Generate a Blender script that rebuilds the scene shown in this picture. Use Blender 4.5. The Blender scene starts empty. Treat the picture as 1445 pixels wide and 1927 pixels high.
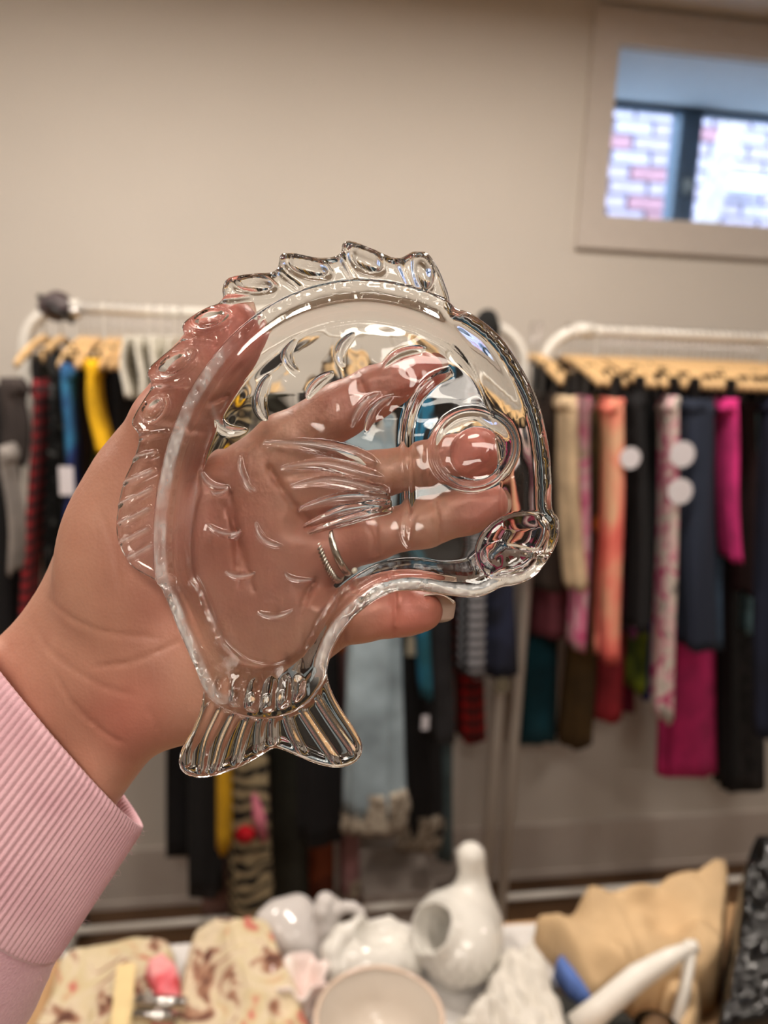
import bpy, math, random
import numpy as np
from mathutils import Matrix, Vector
random.seed(5); np.random.seed(5)
sc = bpy.context.scene
COL = sc.collection
# ---------------------------------------------------------------- camera (solved from the photo's vanishing points)
F, W, H = 1447.0, 1445, 1927
def basis():
    up = np.array([266., 7000., F]); up /= np.linalg.norm(up)
    X = np.array([9000., -47., -F]); X /= np.linalg.norm(X)
    X -= up*X.dot(up); X /= np.linalg.norm(X)
    return np.array([X, np.cross(up, X), up])
MW = basis()                      # world <- camera axes
EYE = np.array([0, 0, 1.5])
cam = bpy.data.cameras.new('camera'); co = bpy.data.objects.new('camera', cam); COL.objects.link(co)
mm = Matrix([list(MW[i])+[EYE[i]] for i in range(3)]+[[0, 0, 0, 1]])
co.matrix_world = mm
cam.sensor_fit = 'VERTICAL'; cam.sensor_height = 36.0; cam.lens = 36.0*F/H
cam.clip_start = 0.01; cam.clip_end = 50
cam.dof.use_dof = True; cam.dof.focus_distance = 0.232; cam.dof.aperture_fstop = cam.lens/3.3
sc.camera = co
# ---------------------------------------------------------------- world, lamps, exposure
wd = bpy.data.worlds.new('sky'); sc.world = wd; wd.use_nodes = True
bg = wd.node_tree.nodes['Background']; bg.inputs[0].default_value = (0.60, 0.78, 1.0, 1); bg.inputs[1].default_value = 4.6
sun = bpy.data.lights.new('sun', 'SUN'); sun.energy = 1.2; sun.angle = 0.05; sun.color = (1, .95, .88)
so = bpy.data.objects.new('sun', sun); COL.objects.link(so); so.rotation_euler = (math.radians(50), 0, math.radians(-25))
WARM = (1.0, 0.90, 0.80)
def lamp(x, y, size, watts, size_y=None, z=2.315):
    l = bpy.data.lights.new('ceiling_lamp', 'AREA'); l.energy = watts; l.color = WARM
    l.shape = 'DISK' if size_y is None else 'RECTANGLE'; l.size = size
    if size_y: l.size_y = size_y
    o = bpy.data.objects.new('ceiling_lamp', l); COL.objects.link(o); o.location = (x, y, z)
    return o
LAMPS = [(-0.62, -0.1, .40, 5.5, None), (0.75, -0.35, .40, 4.5, None), (-0.15, -0.85, .45, 9, None),
         (-0.30, 1.04, .17, 9, None), (0.55, 1.04, .17, 9, None), (0.15, -1.9, .9, 14, .5), (2.4, 1.0, .16, 9, None), (-1.35, 1.0, .22, 7, None)]
for a in LAMPS: lamp(a[0], a[1], a[2], a[3], a[4])
vs = sc.view_settings
sc.display_settings.display_device = 'sRGB'
vs.view_transform = 'Standard'; vs.look = 'None'; vs.gamma = 1; vs.use_curve_mapping = False
vs.exposure = 0.35
sc.cycles.max_bounces = 20; sc.cycles.transmission_bounces = 16; sc.cycles.diffuse_bounces = 4; sc.cycles.glossy_bounces = 6
sc.cycles.caustics_refractive = True; sc.cycles.caustics_reflective = False
sc.cycles.sample_clamp_indirect = 25; sc.cycles.use_denoising = True; sc.cycles.blur_glossy = 0.3

# ---------------------------------------------------------------- pixel rays -> places in the room
def ray(px, py): return MW@(np.array([px-W/2, -(py-H/2), -F])/F)
def onY(px, py, Y): r = ray(px, py); return EYE+r*Y/r[1]
def onZ(px, py, Z): r = ray(px, py); return EYE+r*(Z-1.5)/r[2]
def at(px, py, d): return EYE+ray(px, py)*d
def cam2world(P):
    P = np.asarray(P, float); Q = P.copy(); Q[:, 2] = -P[:, 2]      # (x, y up, depth)
    return Q@MW.T+EYE

# ---------------------------------------------------------------- helpers
def tag(o, label=None, cat=None, group=None, kind=None):
    for k, v in (('label', label), ('category', cat), ('group', group), ('kind', kind)):
        if v: o[k] = v
    return o
def empty(name, loc, label, cat, group=None):
    o = bpy.data.objects.new(name, None); COL.objects.link(o); o.location = loc; o.empty_display_size = .02
    tag(o, label, cat, group); return o
PEND = []
def mesh(name, v, f, m, parent=None, smooth=True, wl=True):
    me = bpy.data.meshes.new(name)
    v = np.asarray(v, float)
    me.from_pydata(v.tolist(), [], [list(map(int, q)) for q in f] if not isinstance(f, np.ndarray) else f.tolist())
    me.update(); me.materials.append(m)
    if smooth: me.polygons.foreach_set('use_smooth', [True]*len(me.polygons))
    o = bpy.data.objects.new(name, me); COL.objects.link(o)
    if parent is not None:
        o.parent = parent
        if wl:                                  # vertices given in world space
            off = root_off(parent); me.transform(Matrix.Translation(-off))
    return o
def root_off(p):
    v = Vector((0, 0, 0))
    while p is not None: v += p.location; p = p.parent
    return v
def settle(o):
    """origin to the bottom centre of a one-mesh thing"""
    vs_ = np.array([v.co for v in o.data.vertices]); c = Vector(((vs_[:, 0].min()+vs_[:, 0].max())/2, (vs_[:, 1].min()+vs_[:, 1].max())/2, vs_[:, 2].min()))
    o.data.transform(Matrix.Translation(-c)); o.location = c; return o
def box(x0, x1, y0, y1, z0, z1):
    v = [(x, y, z) for x in (x0, x1) for y in (y0, y1) for z in (z0, z1)]
    return v, [(0, 1, 3, 2), (4, 6, 7, 5), (0, 4, 5, 1), (2, 3, 7, 6), (0, 2, 6, 4), (1, 5, 7, 3)]
def join(*vf):
    V, Fc, n = [], [], 0
    for v, f in vf:
        V += [tuple(p) for p in v]; Fc += [tuple(i+n for i in q) for q in f]; n += len(v)
    return V, Fc
def tube(pts, r, n=10, cap=True):
    P = [Vector(p) for p in pts]; rr = r if isinstance(r, (list, tuple)) else [r]*len(P)
    V, Fc = [], []; nrm = None
    for i, p in enumerate(P):
        t = (P[min(i+1, len(P)-1)]-P[max(i-1, 0)]).normalized()
        if nrm is None:
            nrm = t.cross(Vector((0, 0, 1)) if abs(t.z) < .9 else Vector((1, 0, 0))).normalized()
        nrm = (nrm-t*nrm.dot(t)).normalized(); b = t.cross(nrm)
        for k in range(n):
            a = 2*math.pi*k/n; V.append(tuple(p+(nrm*math.cos(a)+b*math.sin(a))*rr[i]))
    for i in range(len(P)-1):
        for k in range(n):
            Fc.append((i*n+k, i*n+(k+1) % n, (i+1)*n+(k+1) % n, (i+1)*n+k))
    if cap: Fc += [tuple(range(n))[::-1], tuple((len(P)-1)*n+k for k in range(n))]
    return V, Fc
def spline(pts, n=6, closed=False):
    P = [np.array(p, float) for p in pts]; out = []; m = len(P)
    for i in range(m if closed else m-1):
        g = lambda k: P[k % m] if closed else P[min(max(k, 0), m-1)]
        a, b, c, d = g(i-1), g(i), g(i+1), g(i+2)
        for j in range(n):
            t = j/n
            out.append(.5*(2*b+(c-a)*t+(2*a-5*b+4*c-d)*t*t+(3*b-a-3*c+d)*t**3))
    if not closed: out.append(P[-1])
    return np.array(out)
def lathe(prof, c, n=40):
    V, Fc = [], []; m = len(prof)
    for k in range(n):
        a = 2*math.pi*k/n
        for r, z in prof: V.append((c[0]+r*math.cos(a), c[1]+r*math.sin(a), c[2]+z))
    for k in range(n):
        for j in range(m-1):
            a, b = k*m+j, ((k+1) % n)*m+j
            Fc.append((a, b, b+1, a+1))
    return V, Fc
def poly_dist(x, y, poly, closed=True):
    """unsigned distance to a polyline, nearest point, curve parameter"""
    P = np.asarray(poly, float); A = P if closed else P[:-1]; B = np.roll(P, -1, 0) if closed else P[1:]
    best = np.full(x.shape, 1e9); nx = np.zeros_like(x); ny = np.zeros_like(x); tt = np.zeros_like(x)
    for i, (a, b) in enumerate(zip(A, B)):
        d = b-a; L = d.dot(d)+1e-12
        h = np.clip(((x-a[0])*d[0]+(y-a[1])*d[1])/L, 0, 1)
        qx = a[0]+h*d[0]; qy = a[1]+h*d[1]; D = (x-qx)**2+(y-qy)**2
        k = D < best
        best = np.where(k, D, best); nx = np.where(k, qx, nx); ny = np.where(k, qy, ny); tt = np.where(k, (i+h)/len(A), tt)
    return np.sqrt(best), nx, ny, tt
def inside(x, y, poly):
    P = np.asarray(poly, float); r = np.zeros(x.shape, bool); j = len(P)-1
    for i in range(len(P)):
        xi, yi = P[i]; xj, yj = P[j]
        if yi != yj:
            c = ((yi > y) != (yj > y)) & (x < (xj-xi)*(y-yi)/(yj-yi)+xi); r ^= c
        j = i
    return r
def sdist(x, y, poly):
    d, nx, ny, _ = poly_dist(x, y, poly); s = inside(x, y, poly)
    return np.where(s, d, -d), nx, ny
def sstep(a, b, x): t = np.clip((x-a)/(b-a), 0, 1); return t*t*(3-2*t)
def vnoise(x, y, seed=0, n=64):
    r = np.random.RandomState(seed).rand(n, n)
    xi = np.floor(x).astype(int); yi = np.floor(y).astype(int); fx = x-xi; fy = y-yi
    fx = fx*fx*(3-2*fx); fy = fy*fy*(3-2*fy)
    g = lambda a, b: r[a % n, b % n]
    return (g(xi, yi)*(1-fx)+g(xi+1, yi)*fx)*(1-fy)+(g(xi, yi+1)*(1-fx)+g(xi+1, yi+1)*fx)*fy-.5
def smin(a, b, k):
    h = np.clip(.5+.5*(b-a)/k, 0, 1); return b*(1-h)+a*h-k*h*(1-h)
def surf_nets(Fv, org, h):
    """naive surface nets on a scalar grid (negative inside)"""
    s = Fv < 0; nx, ny, nz = Fv.shape
    cnt = np.zeros((nx-1, ny-1, nz-1), np.float32); acc = np.zeros((nx-1, ny-1, nz-1, 3), np.float32)
    corners = [(i, j, k) for i in (0, 1) for j in (0, 1) for k in (0, 1)]
    sl = lambda c: (slice(c[0], nx-1+c[0]), slice(c[1], ny-1+c[1]), slice(c[2], nz-1+c[2]))
    for c in corners:
        for ax in range(3):
            if c[ax]: continue
            e = list(c); e[ax] = 1
            m = s[sl(c)] != s[sl(e)]
            a = Fv[sl(c)][m]; b = Fv[sl(e)][m]; t = a/(a-b)
            cnt[m] += 1
            v = np.tile(np.array(c, np.float32), (len(t), 1)); v[:, ax] = t
            acc[m] += v
    act = cnt > 0; idx = np.full(act.shape, -1, np.int64); idx[act] = np.arange(act.sum())
    ii = np.argwhere(act); V = (ii+acc[act]/cnt[act][:, None])*h+np.array(org)
    quads = []
    for ax in range(3):
        a1, a2 = (ax+1) % 3, (ax+2) % 3
        lo = [slice(None)]*3; hi = [slice(None)]*3; lo[ax] = slice(0, -1); hi[ax] = slice(1, None)
        m = s[tuple(lo)] != s[tuple(hi)]; st = s[tuple(lo)]
        P = np.argwhere(m); P = P[(P[:, a1] > 0) & (P[:, a2] > 0) & (P[:, a1] < Fv.shape[a1]-1) & (P[:, a2] < Fv.shape[a2]-1)]
        fl = st[P[:, 0], P[:, 1], P[:, 2]]
        q = []
        for d1, d2 in ((0, 0), (1, 0), (1, 1), (0, 1)):
            R = P.copy(); R[:, a1] -= d1; R[:, a2] -= d2; q.append(idx[R[:, 0], R[:, 1], R[:, 2]])
        q = np.stack(q, 1)
        q[~fl] = q[~fl][:, ::-1]; q = q[(q >= 0).all(1)]; quads.append(q[:, ::-1])
    return V, np.concatenate(quads)
class Vol:
    def __init__(s, lo, hi, h):
        s.lo = np.array(lo, float); s.h = h
        n = np.ceil((np.array(hi)-s.lo)/h).astype(int)+1
        ax = [(s.lo[i]+np.arange(n[i])*h).astype(np.float32) for i in range(3)]
        s.X, s.Y, s.Z = np.meshgrid(*ax, indexing='ij')
        s.F = np.full(s.X.shape, 1.0, np.float32)
    def cap(s, a, b, ra, rb):
        a = np.array(a, float); b = np.array(b, float); d = b-a; L = d.dot(d)+1e-12
        t = np.clip(((s.X-a[0])*d[0]+(s.Y-a[1])*d[1]+(s.Z-a[2])*d[2])/L, 0, 1)
        return np.sqrt((s.X-a[0]-t*d[0])**2+(s.Y-a[1]-t*d[1])**2+(s.Z-a[2]-t*d[2])**2)-(ra+(rb-ra)*t)
    def chain(s, P, R, k=.004):
        r = None
        for i in range(len(P)-1):
            c = s.cap(P[i], P[i+1], R[i], R[i+1]); r = c if r is None else smin(r, c, k)
        return r
    def ell(s, c, r, R=None):
        d = np.stack([s.X-c[0], s.Y-c[1], s.Z-c[2]], -1)
        if R is not None: d = d@np.array(R, np.float32)
        q = d/np.array(r, np.float32); k0 = np.sqrt((q**2).sum(-1)); q2 = q/np.array(r, np.float32)
        return k0*(k0-1)/(np.sqrt((q2**2).sum(-1))+1e-6)
    def out(s, F=None):
        return surf_nets(s.F if F is None else F, s.lo, s.h)

# ---------------------------------------------------------------- materials
def srgb(c): return tuple(((v/255)/12.92 if v/255 <= .04045 else ((v/255+.055)/1.055)**2.4) for v in c)
def newmat(name):
    m = bpy.data.materials.new(name); m.use_nodes = True; nt = m.node_tree
    return m, nt, nt.nodes['Principled BSDF']
def N(nt, typ, **kw):
    n = nt.nodes.new(typ)
    for k, v in kw.items():
        if k in n.inputs.keys(): n.inputs[k].default_value = v
        else: setattr(n, k, v)
    return n
def ramp(nt, fac, stops, interp='LINEAR'):
    r = nt.nodes.new('ShaderNodeValToRGB'); r.color_ramp.interpolation = interp
    e = r.color_ramp.elements
    while len(e) < len(stops): e.new(.5)
    for q, (p, c) in zip(e, stops): q.position = p; q.color = (*srgb(c), 1)
    nt.links.new(fac, r.inputs[0]); return r
def bump(nt, b, h, strength=.3, dist=.001):
    n = N(nt, 'ShaderNodeBump'); n.inputs['Strength'].default_value = strength; n.inputs['Distance'].default_value = dist
    nt.links.new(h, n.inputs['Height']); nt.links.new(n.outputs[0], b.inputs['Normal'])
def coord(nt, scale=(1, 1, 1), rot=(0, 0, 0)):
    t = nt.nodes.new('ShaderNodeTexCoord'); mp = nt.nodes.new('ShaderNodeMapping')
    mp.inputs['Scale'].default_value = scale; mp.inputs['Rotation'].default_value = rot
    nt.links.new(t.outputs['Object'], mp.inputs[0]); return mp.outputs[0]
def plain(name, c, rough=.6, metal=0, var=.06, nscale=30, b=0, bs=200, **kw):
    m, nt, p = newmat(name); uv = coord(nt)
    n = N(nt, 'ShaderNodeTexNoise', Scale=nscale, Detail=3.0); nt.links.new(uv, n.inputs['Vector'])
    c = np.array(c, float); r = ramp(nt, n.outputs['Fac'], [(.3, tuple(np.clip(c*(1-var), 0, 255))), (.7, tuple(np.clip(c*(1+var), 0, 255)))])
    nt.links.new(r.outputs[0], p.inputs['Base Color']); p.inputs['Roughness'].default_value = rough; p.inputs['Metallic'].default_value = metal
    if b:
        n2 = N(nt, 'ShaderNodeTexNoise', Scale=bs, Detail=3.0); nt.links.new(uv, n2.inputs['Vector']); bump(nt, p, n2.outputs['Fac'], b, .002)
    for k, v in kw.items(): p.inputs[k.replace('_', ' ')].default_value = v
    return m
def fabric(name, c, var=.15): return plain(name, c, .9, var=var, nscale=14, b=.3, bs=300)
def blotch(name, stops, scale=25, sz=(1, 1, 1), detail=2, dist=.6, rough=.85):
    m, nt, p = newmat(name); uv = coord(nt, sz)
    n = N(nt, 'ShaderNodeTexNoise', Scale=scale, Detail=float(detail), Distortion=dist); nt.links.new(uv, n.inputs['Vector'])
    r = ramp(nt, n.outputs['Fac'], stops); nt.links.new(r.outputs[0], p.inputs['Base Color']); p.inputs['Roughness'].default_value = rough
    n2 = N(nt, 'ShaderNodeTexNoise', Scale=250.0); nt.links.new(uv, n2.inputs['Vector']); bump(nt, p, n2.outputs['Fac'], .3, .001)
    return m
def stripes(name, c1, c2, scale=60, axis='Z', c3=None, dist=0.0, frac=.5, rough=.85, axis2=None):
    m, nt, p = newmat(name); uv = coord(nt)
    w = N(nt, 'ShaderNodeTexWave', Scale=scale, Distortion=dist, bands_direction=axis); w.inputs['Detail Scale'].default_value = 1.5
    nt.links.new(uv, w.inputs['Vector'])
    r = ramp(nt, w.outputs['Fac'], [(max(frac-.06, 0), c1), (frac+.06, c2)])
    out = r.outputs[0]
    if axis2:
        w2 = N(nt, 'ShaderNodeTexWave', Scale=scale, bands_direction=axis2); nt.links.new(uv, w2.inputs['Vector'])
        r2 = ramp(nt, w2.outputs['Fac'], [(frac-.06, (255, 255, 255)), (frac+.06, c3)])
        mx = N(nt, 'ShaderNodeMix', data_type='RGBA', blend_type='MULTIPLY'); mx.inputs[0].default_value = 1
        nt.links.new(out, mx.inputs[6]); nt.links.new(r2.outputs[0], mx.inputs[7]); out = mx.outputs[2]
    nt.links.new(out, p.inputs['Base Color']); p.inputs['Roughness'].default_value = rough
    return m
M_wall = plain('wall_paint', (210, 203, 194), .85, var=.015, nscale=2, b=.08, bs=400)
M_trim = plain('trim_paint', (205, 196, 188), .5, var=.01)
M_ceil = plain('ceiling_paint', (222, 216, 208), .9, var=.01)
M_white = plain('white_enamel', (226, 222, 214), .3, var=.01)
M_wood = plain('hanger_wood', (214, 178, 128), .5, var=.12, nscale=40)
M_steel = plain('steel_wire', (200, 198, 194), .25, 1.0, var=.02)
M_clip = plain('black_plastic', (22, 21, 23), .3, var=.1)
M_tagw = plain('white_card', (226, 222, 228), .6, var=.01)
M_tago = plain('orange_card', (238, 120, 22), .6, var=.02)
M_porc = plain('white_glazed_ceramic', (214, 211, 204), .12, var=.012, nscale=8)
M_porcp = blotch('pink_tinted_ceramic', [(.35, (228, 222, 216)), (.62, (222, 190, 186))], 14, rough=.15)
M_cream = plain('cream_glaze', (206, 196, 184), .15, var=.01, nscale=5)

# ---------------------------------------------------------------- the room
YW = 1.92; ZC = 2.33
def struct(name, vf, m, parent=None, smooth=False):
    o = mesh(name, vf[0], vf[1], m, parent, smooth); 
    if parent is None: o['kind'] = 'structure'
    return o
WX0, WX1, WZ0, WZ1 = .836, 1.62, 1.853, 2.237
T = .42
struct('wall_back', join(box(-3, WX0, YW, YW+T, 0, ZC), box(WX1, 3.4, YW, YW+T, 0, ZC), box(WX0, WX1, YW, YW+T, 0, WZ0), box(WX0, WX1, YW, YW+T, WZ1, ZC)), M_wall)
struct('wall_left', box(-3.1, -3, -3, YW, 0, ZC), M_wall)
struct('wall_right', box(3.4, 3.5, -3, YW, 0, ZC), M_wall)
struct('wall_front', box(-3, 3.4, -3.1, -3, 0, ZC), M_wall)
struct('ceiling', box(-3.1, 3.5, -3.1, YW, ZC, ZC+.1), M_ceil)
def wood_floor():
    m, nt, p = newmat('floor_wood'); uv = coord(nt)
    br = N(nt, 'ShaderNodeTexBrick', Scale=1.0); br.inputs['Brick Width'].default_value = 1.2; br.inputs['Row Height'].default_value = .12; br.inputs['Mortar Size'].default_value = .002
    nt.links.new(uv, br.inputs['Vector'])
    br.inputs['Color1'].default_value = (*srgb((92, 66, 44)), 1); br.inputs['Color2'].default_value = (*srgb((112, 82, 54)), 1); br.inputs['Mortar'].default_value = (*srgb((40, 28, 20)), 1)
    nt.links.new(br.outputs[0], p.inputs['Base Color']); p.inputs['Roughness'].default_value = .45
    return m
struct('floor', box(-3.1, 3.5, -3.1, YW, -.1, 0), wood_floor())
struct('baseboard_back', join(box(-3, 3.4, YW-.014, YW, 0, .17), box(-3, 3.4, YW-.02, YW, 0, .02)), M_trim)
# window: trim, deep reveal, dark slider frame, glass
t = struct('window_1', join(box(WX0-.066, WX0, YW-.018, YW, WZ0-.078, WZ1+.075), box(WX1, WX1+.066, YW-.018, YW, WZ0-.078, WZ1+.075),
                            box(WX0, WX1, YW-.018, YW, WZ0-.078, WZ0), box(WX0, WX1, YW-.018, YW, WZ1, WZ1+.075)), M_trim)
M_rev = plain('reveal_paint', (214, 222, 228), .7, var=.01)
for nm, b in (('reveal_panel', box(WX0, WX1, YW, YW+T, WZ1-.004, WZ1)), ('reveal_panel', box(WX0, WX1, YW, YW+T, WZ0, WZ0+.004)),
              ('reveal_panel', box(WX0, WX0+.004, YW, YW+T, WZ0, WZ1)), ('reveal_panel', box(WX1-.004, WX1, YW, YW+T, WZ0, WZ1))):
    struct(nm, b, M_rev, t)
M_dark = plain('window_frame_metal', (84, 106, 128), .5, var=.02)
yf = YW+T-.06
zt = onY(1230, 165, yf)[2]; zp = onY(1230, 205, yf)[2]
xm0 = onY(1272, 300, yf)[0]; xm1 = onY(1318, 300, yf)[0]
struct('header_panel', box(WX0, WX1, yf-.02, yf+.05, zt-.045, WZ1-.004), plain('header_paint', (120, 132, 148), .7, var=.01), t)
struct('window_frame', join(box(WX0, WX1, yf, yf+.05, zp, zt-.045), box(xm0, xm0+.022, yf-.01, yf+.05, WZ0, zp), box(xm1-.022, xm1, yf+.01, yf+.05, WZ0, zp), box(WX0+.004, WX1, yf, yf+.05, WZ0+.004, WZ0+.02),
       box(WX0+.004, WX0+.016, yf, yf+.05, WZ0, zp), box(xm0+.022, xm1-.022, yf+.012, yf+.05, WZ0, zp)), M_dark, t)
struct('window_latch', box(xm0+.024, xm1-.026, yf-.012, yf+.012, 2.0, 2.04), plain('latch_metal', (150, 175, 195), .3, 1), t)
mg, nt, p = newmat('window_glass'); p.inputs['Base Color'].default_value = (.9, .95, 1, 1); p.inputs['Transmission Weight'].default_value = 1; p.inputs['Roughness'].default_value = .02; p.inputs['IOR'].default_value = 1.45
for a, b in ((WX0+.016, xm0), (xm1, WX1)): struct('glass_pane', box(a, b, yf+.03, yf+.034, WZ0+.02, zp), mg, t)
# brick house outside, beyond the window
YB = 4.2
M_br = [plain('brick_%s' % n, c, .9, var=.08) for n, c in (('pale', (166, 152, 164)), ('pink', (166, 122, 130)), ('light', (172, 162, 176)))]
bw = empty('neighbouring_brick_wall', (2.4, YB, 0), 'sunlit pale pink brick house wall seen outside through the high window', 'wall')
mesh('mortar', *box(1.4, 3.8, YB+.01, YB+.2, 0, 3.6), plain('mortar', (162, 156, 170), .95), bw, False)
mt0 = None; bm_cache = {}
for r in range(9):
    for c in range(9):
        k = random.choice((0, 0, 2, 1))
        x = 1.62+c*.225+(r % 2)*.11; z = 2.17+r*.075
        if k not in bm_cache:
            o = mesh('brick', *box(-.1, .1, -.02, .02, 0, .062), M_br[k], None, False); bm_cache[k] = o.data
        else:
            o = bpy.data.objects.new('brick', bm_cache[k]); COL.objects.link(o)
        o.parent = bw; o.location = Vector((x, YB-.005+random.random()*.004, z))-bw.location
p0 = onY(1330, 410, 3.3); p1 = onY(1385, 215, 3.3)
v, f = box(-.045, .045, -.02, .02, -.9, .9)
o = mesh('timber_post', v, f, plain('weathered_timber', (176, 165, 165), .9, var=.1), None, False)
o.location = (p0+p1)/2; d = Vector(p1-p0); o.rotation_euler = (0, math.atan2(d.x, d.z), 0)
tag(o, 'grey leaning timber brace outside the right window pane', 'post')
a = onY(1378, 345, 4.1)
o = settle(mesh('wall_light', *join(box(a[0]-.01, a[0]+.20, 4.1, 4.19, a[2]-.03, a[2]+.04), box(a[0], a[0]+.19, 4.09, 4.1, a[2]-.015, a[2]+.02)), plain('white_plastic', (240, 248, 250), .4), None, False))
tag(o, 'small white box fixed on the bricks outside the right window pane', 'box')
# ground outside
g = struct('ground_outside', box(.2, 4.5, YW+T+.02, 6, 1.6, 1.65), plain('gravel', (170, 165, 160), .9))
# ceiling light fixtures
for i, a in enumerate(LAMPS):
    x, y, s, w_, sy = a
    lab = ['round ceiling downlight up to the left of the camera', 'round ceiling downlight up to the right of the camera', 'round ceiling downlight behind the camera', 'round ceiling downlight above the left rack', 'round ceiling downlight above the gap between racks', 'rectangular ceiling light at the back of the shop', 'round ceiling downlight at the far right', 'round ceiling downlight at the far left'][i]
    if sy: vf = join(box(x-s/2-.02, x+s/2+.02, y-sy/2-.02, y-sy/2, 2.31, ZC), box(x-s/2-.02, x+s/2+.02, y+sy/2, y+sy/2+.02, 2.31, ZC), box(x-s/2-.02, x-s/2, y-sy/2, y+sy/2, 2.31, ZC), box(x+s/2, x+s/2+.02, y-sy/2, y+sy/2, 2.31, ZC))
    else: vf = lathe([(s/2, 2.33), (s/2+.001, 2.312), (s/2+.014, 2.312), (s/2+.016, 2.33)], (x, y, 0))
    o = mesh('ceiling_light', *vf, M_white, None, False); settle(o); tag(o, lab, 'ceiling light')

# ---------------------------------------------------------------- clothes racks
def rack(x0, x1, Y, zr, label, zb=.19):
    r = empty('clothes_rack', (x0, Y, 0), label, 'rack')
    R = .085; q = .0125
    pts = [(x0+.002, Y, .07), (x0, Y, zr-R)]+[(x0+R-R*math.cos(a), Y, zr-R+R*math.sin(a)) for a in np.linspace(.2, 1.57, 8)]
    mesh('upright', *tube(pts, q), M_white, r)
    pts = [(x1-.002, Y, .07), (x1, Y, zr-R)]+[(x1-R+R*math.cos(a), Y, zr-R+R*math.sin(a)) for a in np.linspace(.2, 1.57, 8)]
    mesh('upright', *tube(pts, q), M_white, r)
    mesh('rail', *tube([(x0+R, Y, zr), (x1-R, Y, zr)], q*.85), M_white, r)
    mesh('lower_rail', *tube([(x0, Y, zb), (x1, Y, zb)], q*.7), M_white, r)
    for x in (x0, x1):
        ft = mesh('foot', *tube([(x, Y-.24, .07), (x, Y+.24, .07)], q), M_white, r)
        for y in (Y-.22, Y+.22):
            c = mesh('caster', *tube([(x-.012, y, .028), (x+.012, y, .028)], .028, 14), M_clip, ft, wl=False)
            c.data.transform(Matrix.Translation(-r.location))
        mesh('corner_joint', *tube([(x+(R if x == x0 else -R)-.02, Y, zr), (x+(R if x == x0 else -R)+.02, Y, zr)], q*1.25), M_white, r)
    return r
YR = 1.6
rack(-.450, .552, YR, 1.563, 'white tubular clothes rack on the left, behind the hand and glass fish')
rack(.594, 1.75, YR, 1.563, 'white tubular clothes rack on the right, below the window')
rack(-1.75, -.56, 1.55, 1.50, 'white tubular clothes rack at the far left edge of the picture')

HX = []
def hanger(x, z, label, clips=None, top=None, group=None, Y=YR):
    """clips: where along the bar (room Y) the clothes are clipped; top: height of the clipped edge"""
    best = x
    for k in range(60):
        c = x+(-1)**k*((k+1)//2)*.004
        if all(abs(c-q) > .0135 for q in HX): best = c; break
    x = best; HX.append(x)
    h = empty('clothes_hanger', (x, Y, z), label, 'hanger', group)
    q = [(x, Y+.0125*math.cos(a), 1.563+.0125*math.sin(a)) for a in np.linspace(math.pi*1.05, -.42*math.pi, 12)]+[(x, Y, 1.53), (x, Y, z)]
    mesh('hook', *tube(q, .0015, 6), M_steel, h)
    pts = [(x, Y+s_*.185, z+.004-.030*abs(s_)**1.4) for s_ in np.linspace(-1, 1, 13)]
    V, Fc = tube(pts, [.005]+[.0062]*11+[.005], 8)
    V = [(a, b, z+(c-z)*1.5) for a, b, c in V]
    mesh('bar', V, Fc, M_wood, h)
    for yy in (clips if clips else (Y-.15, Y+.15)):
        zb = z+.004-.030*(abs(yy-Y)/.185)**1.4-.004; zl = (top if top is not None else zb-.034)-.010
        zl = min(zl, zb-.02)
        mesh('clip', *join(box(x-.006, x+.006, yy-.012, yy+.012, zl, zb), box(x-.0068, x-.002, yy-.008, yy+.008, zb-.012, zb+.008), box(x+.002, x+.0068, yy-.008, yy+.008, zb-.012, zb+.008)), M_clip, h, False)
    return h
def cloth_mesh(Xt, Xb, zt, zb, wt, wb, dt, db, Yf, folds=5, amp=.12, seed=0, n=44, rows=22, hem=0.0, lean=0.0):
    rs = np.random.RandomState(seed); ph = rs.rand(4)*6.28; V = []
    for j in range(rows+1):
        s = j/rows; zz = zt+(zb-zt)*s
        e = s**.8
        w = (wt+(wb-wt)*e)/2; d = (dt+(db-dt)*e)/2
        x0 = Xt+(Xb-Xt)*s+.004*math.sin(s*5+ph[3])
        for k in range(n):
            a = 2*math.pi*k/n; ca, sa = math.cos(a), math.sin(a)
            f = 1+amp*min(1, s*2.2)*(math.sin(folds*a+ph[0]+s*1.5)+.5*math.sin((folds*2+1)*a+ph[1]-s*2))
            x = x0+w*math.copysign(abs(ca)**.7, ca)*f+.12*w*min(1, s*2)*math.sin(3*sa*3.1+ph[2]+s*1.2)
            y = Yf+dt/2+d*math.copysign(abs(sa)**.8, sa)*(1+amp*.25*math.sin(folds*a+ph[1]))
            V.append((x, y, zz-hem*(.5+.5*sa)*s+(.004*math.sin(4*a+ph[1])*s)))
    Fc = []
    for j in range(rows):
        for k in range(n):
            Fc.append((j*n+k, (j+1)*n+k, (j+1)*n+(k+1) % n, j*n+(k+1) % n))
    Fc += [tuple(range(n)), tuple(rows*n+k for k in range(n))[::-1]]
    return V, Fc
SEED = [0]
PLAN = []
def garment(kind, label, cat, top, bot, wt, wb, m, dt=.30, db=.36, Yf=1.44, folds=5, amp=.12, parts=True, hem=0., tags=(), hang=None, group=None, hl=None, extra=None, rack=True):
    PLAN.append(dict(kind=kind, label=label, cat=cat, top=top, bot=bot, wt=wt, wb=wb, m=m, Yf=Yf, folds=folds, amp=amp, parts=parts, hem=hem, tags=tags, hang=hang, group=group, hl=hl, extra=extra, rack=rack))
LAY = [1.400, 1.495, 1.617, 1.712, 1.803]
DEP = .078
PUT = [[] for _ in LAY]
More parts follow.
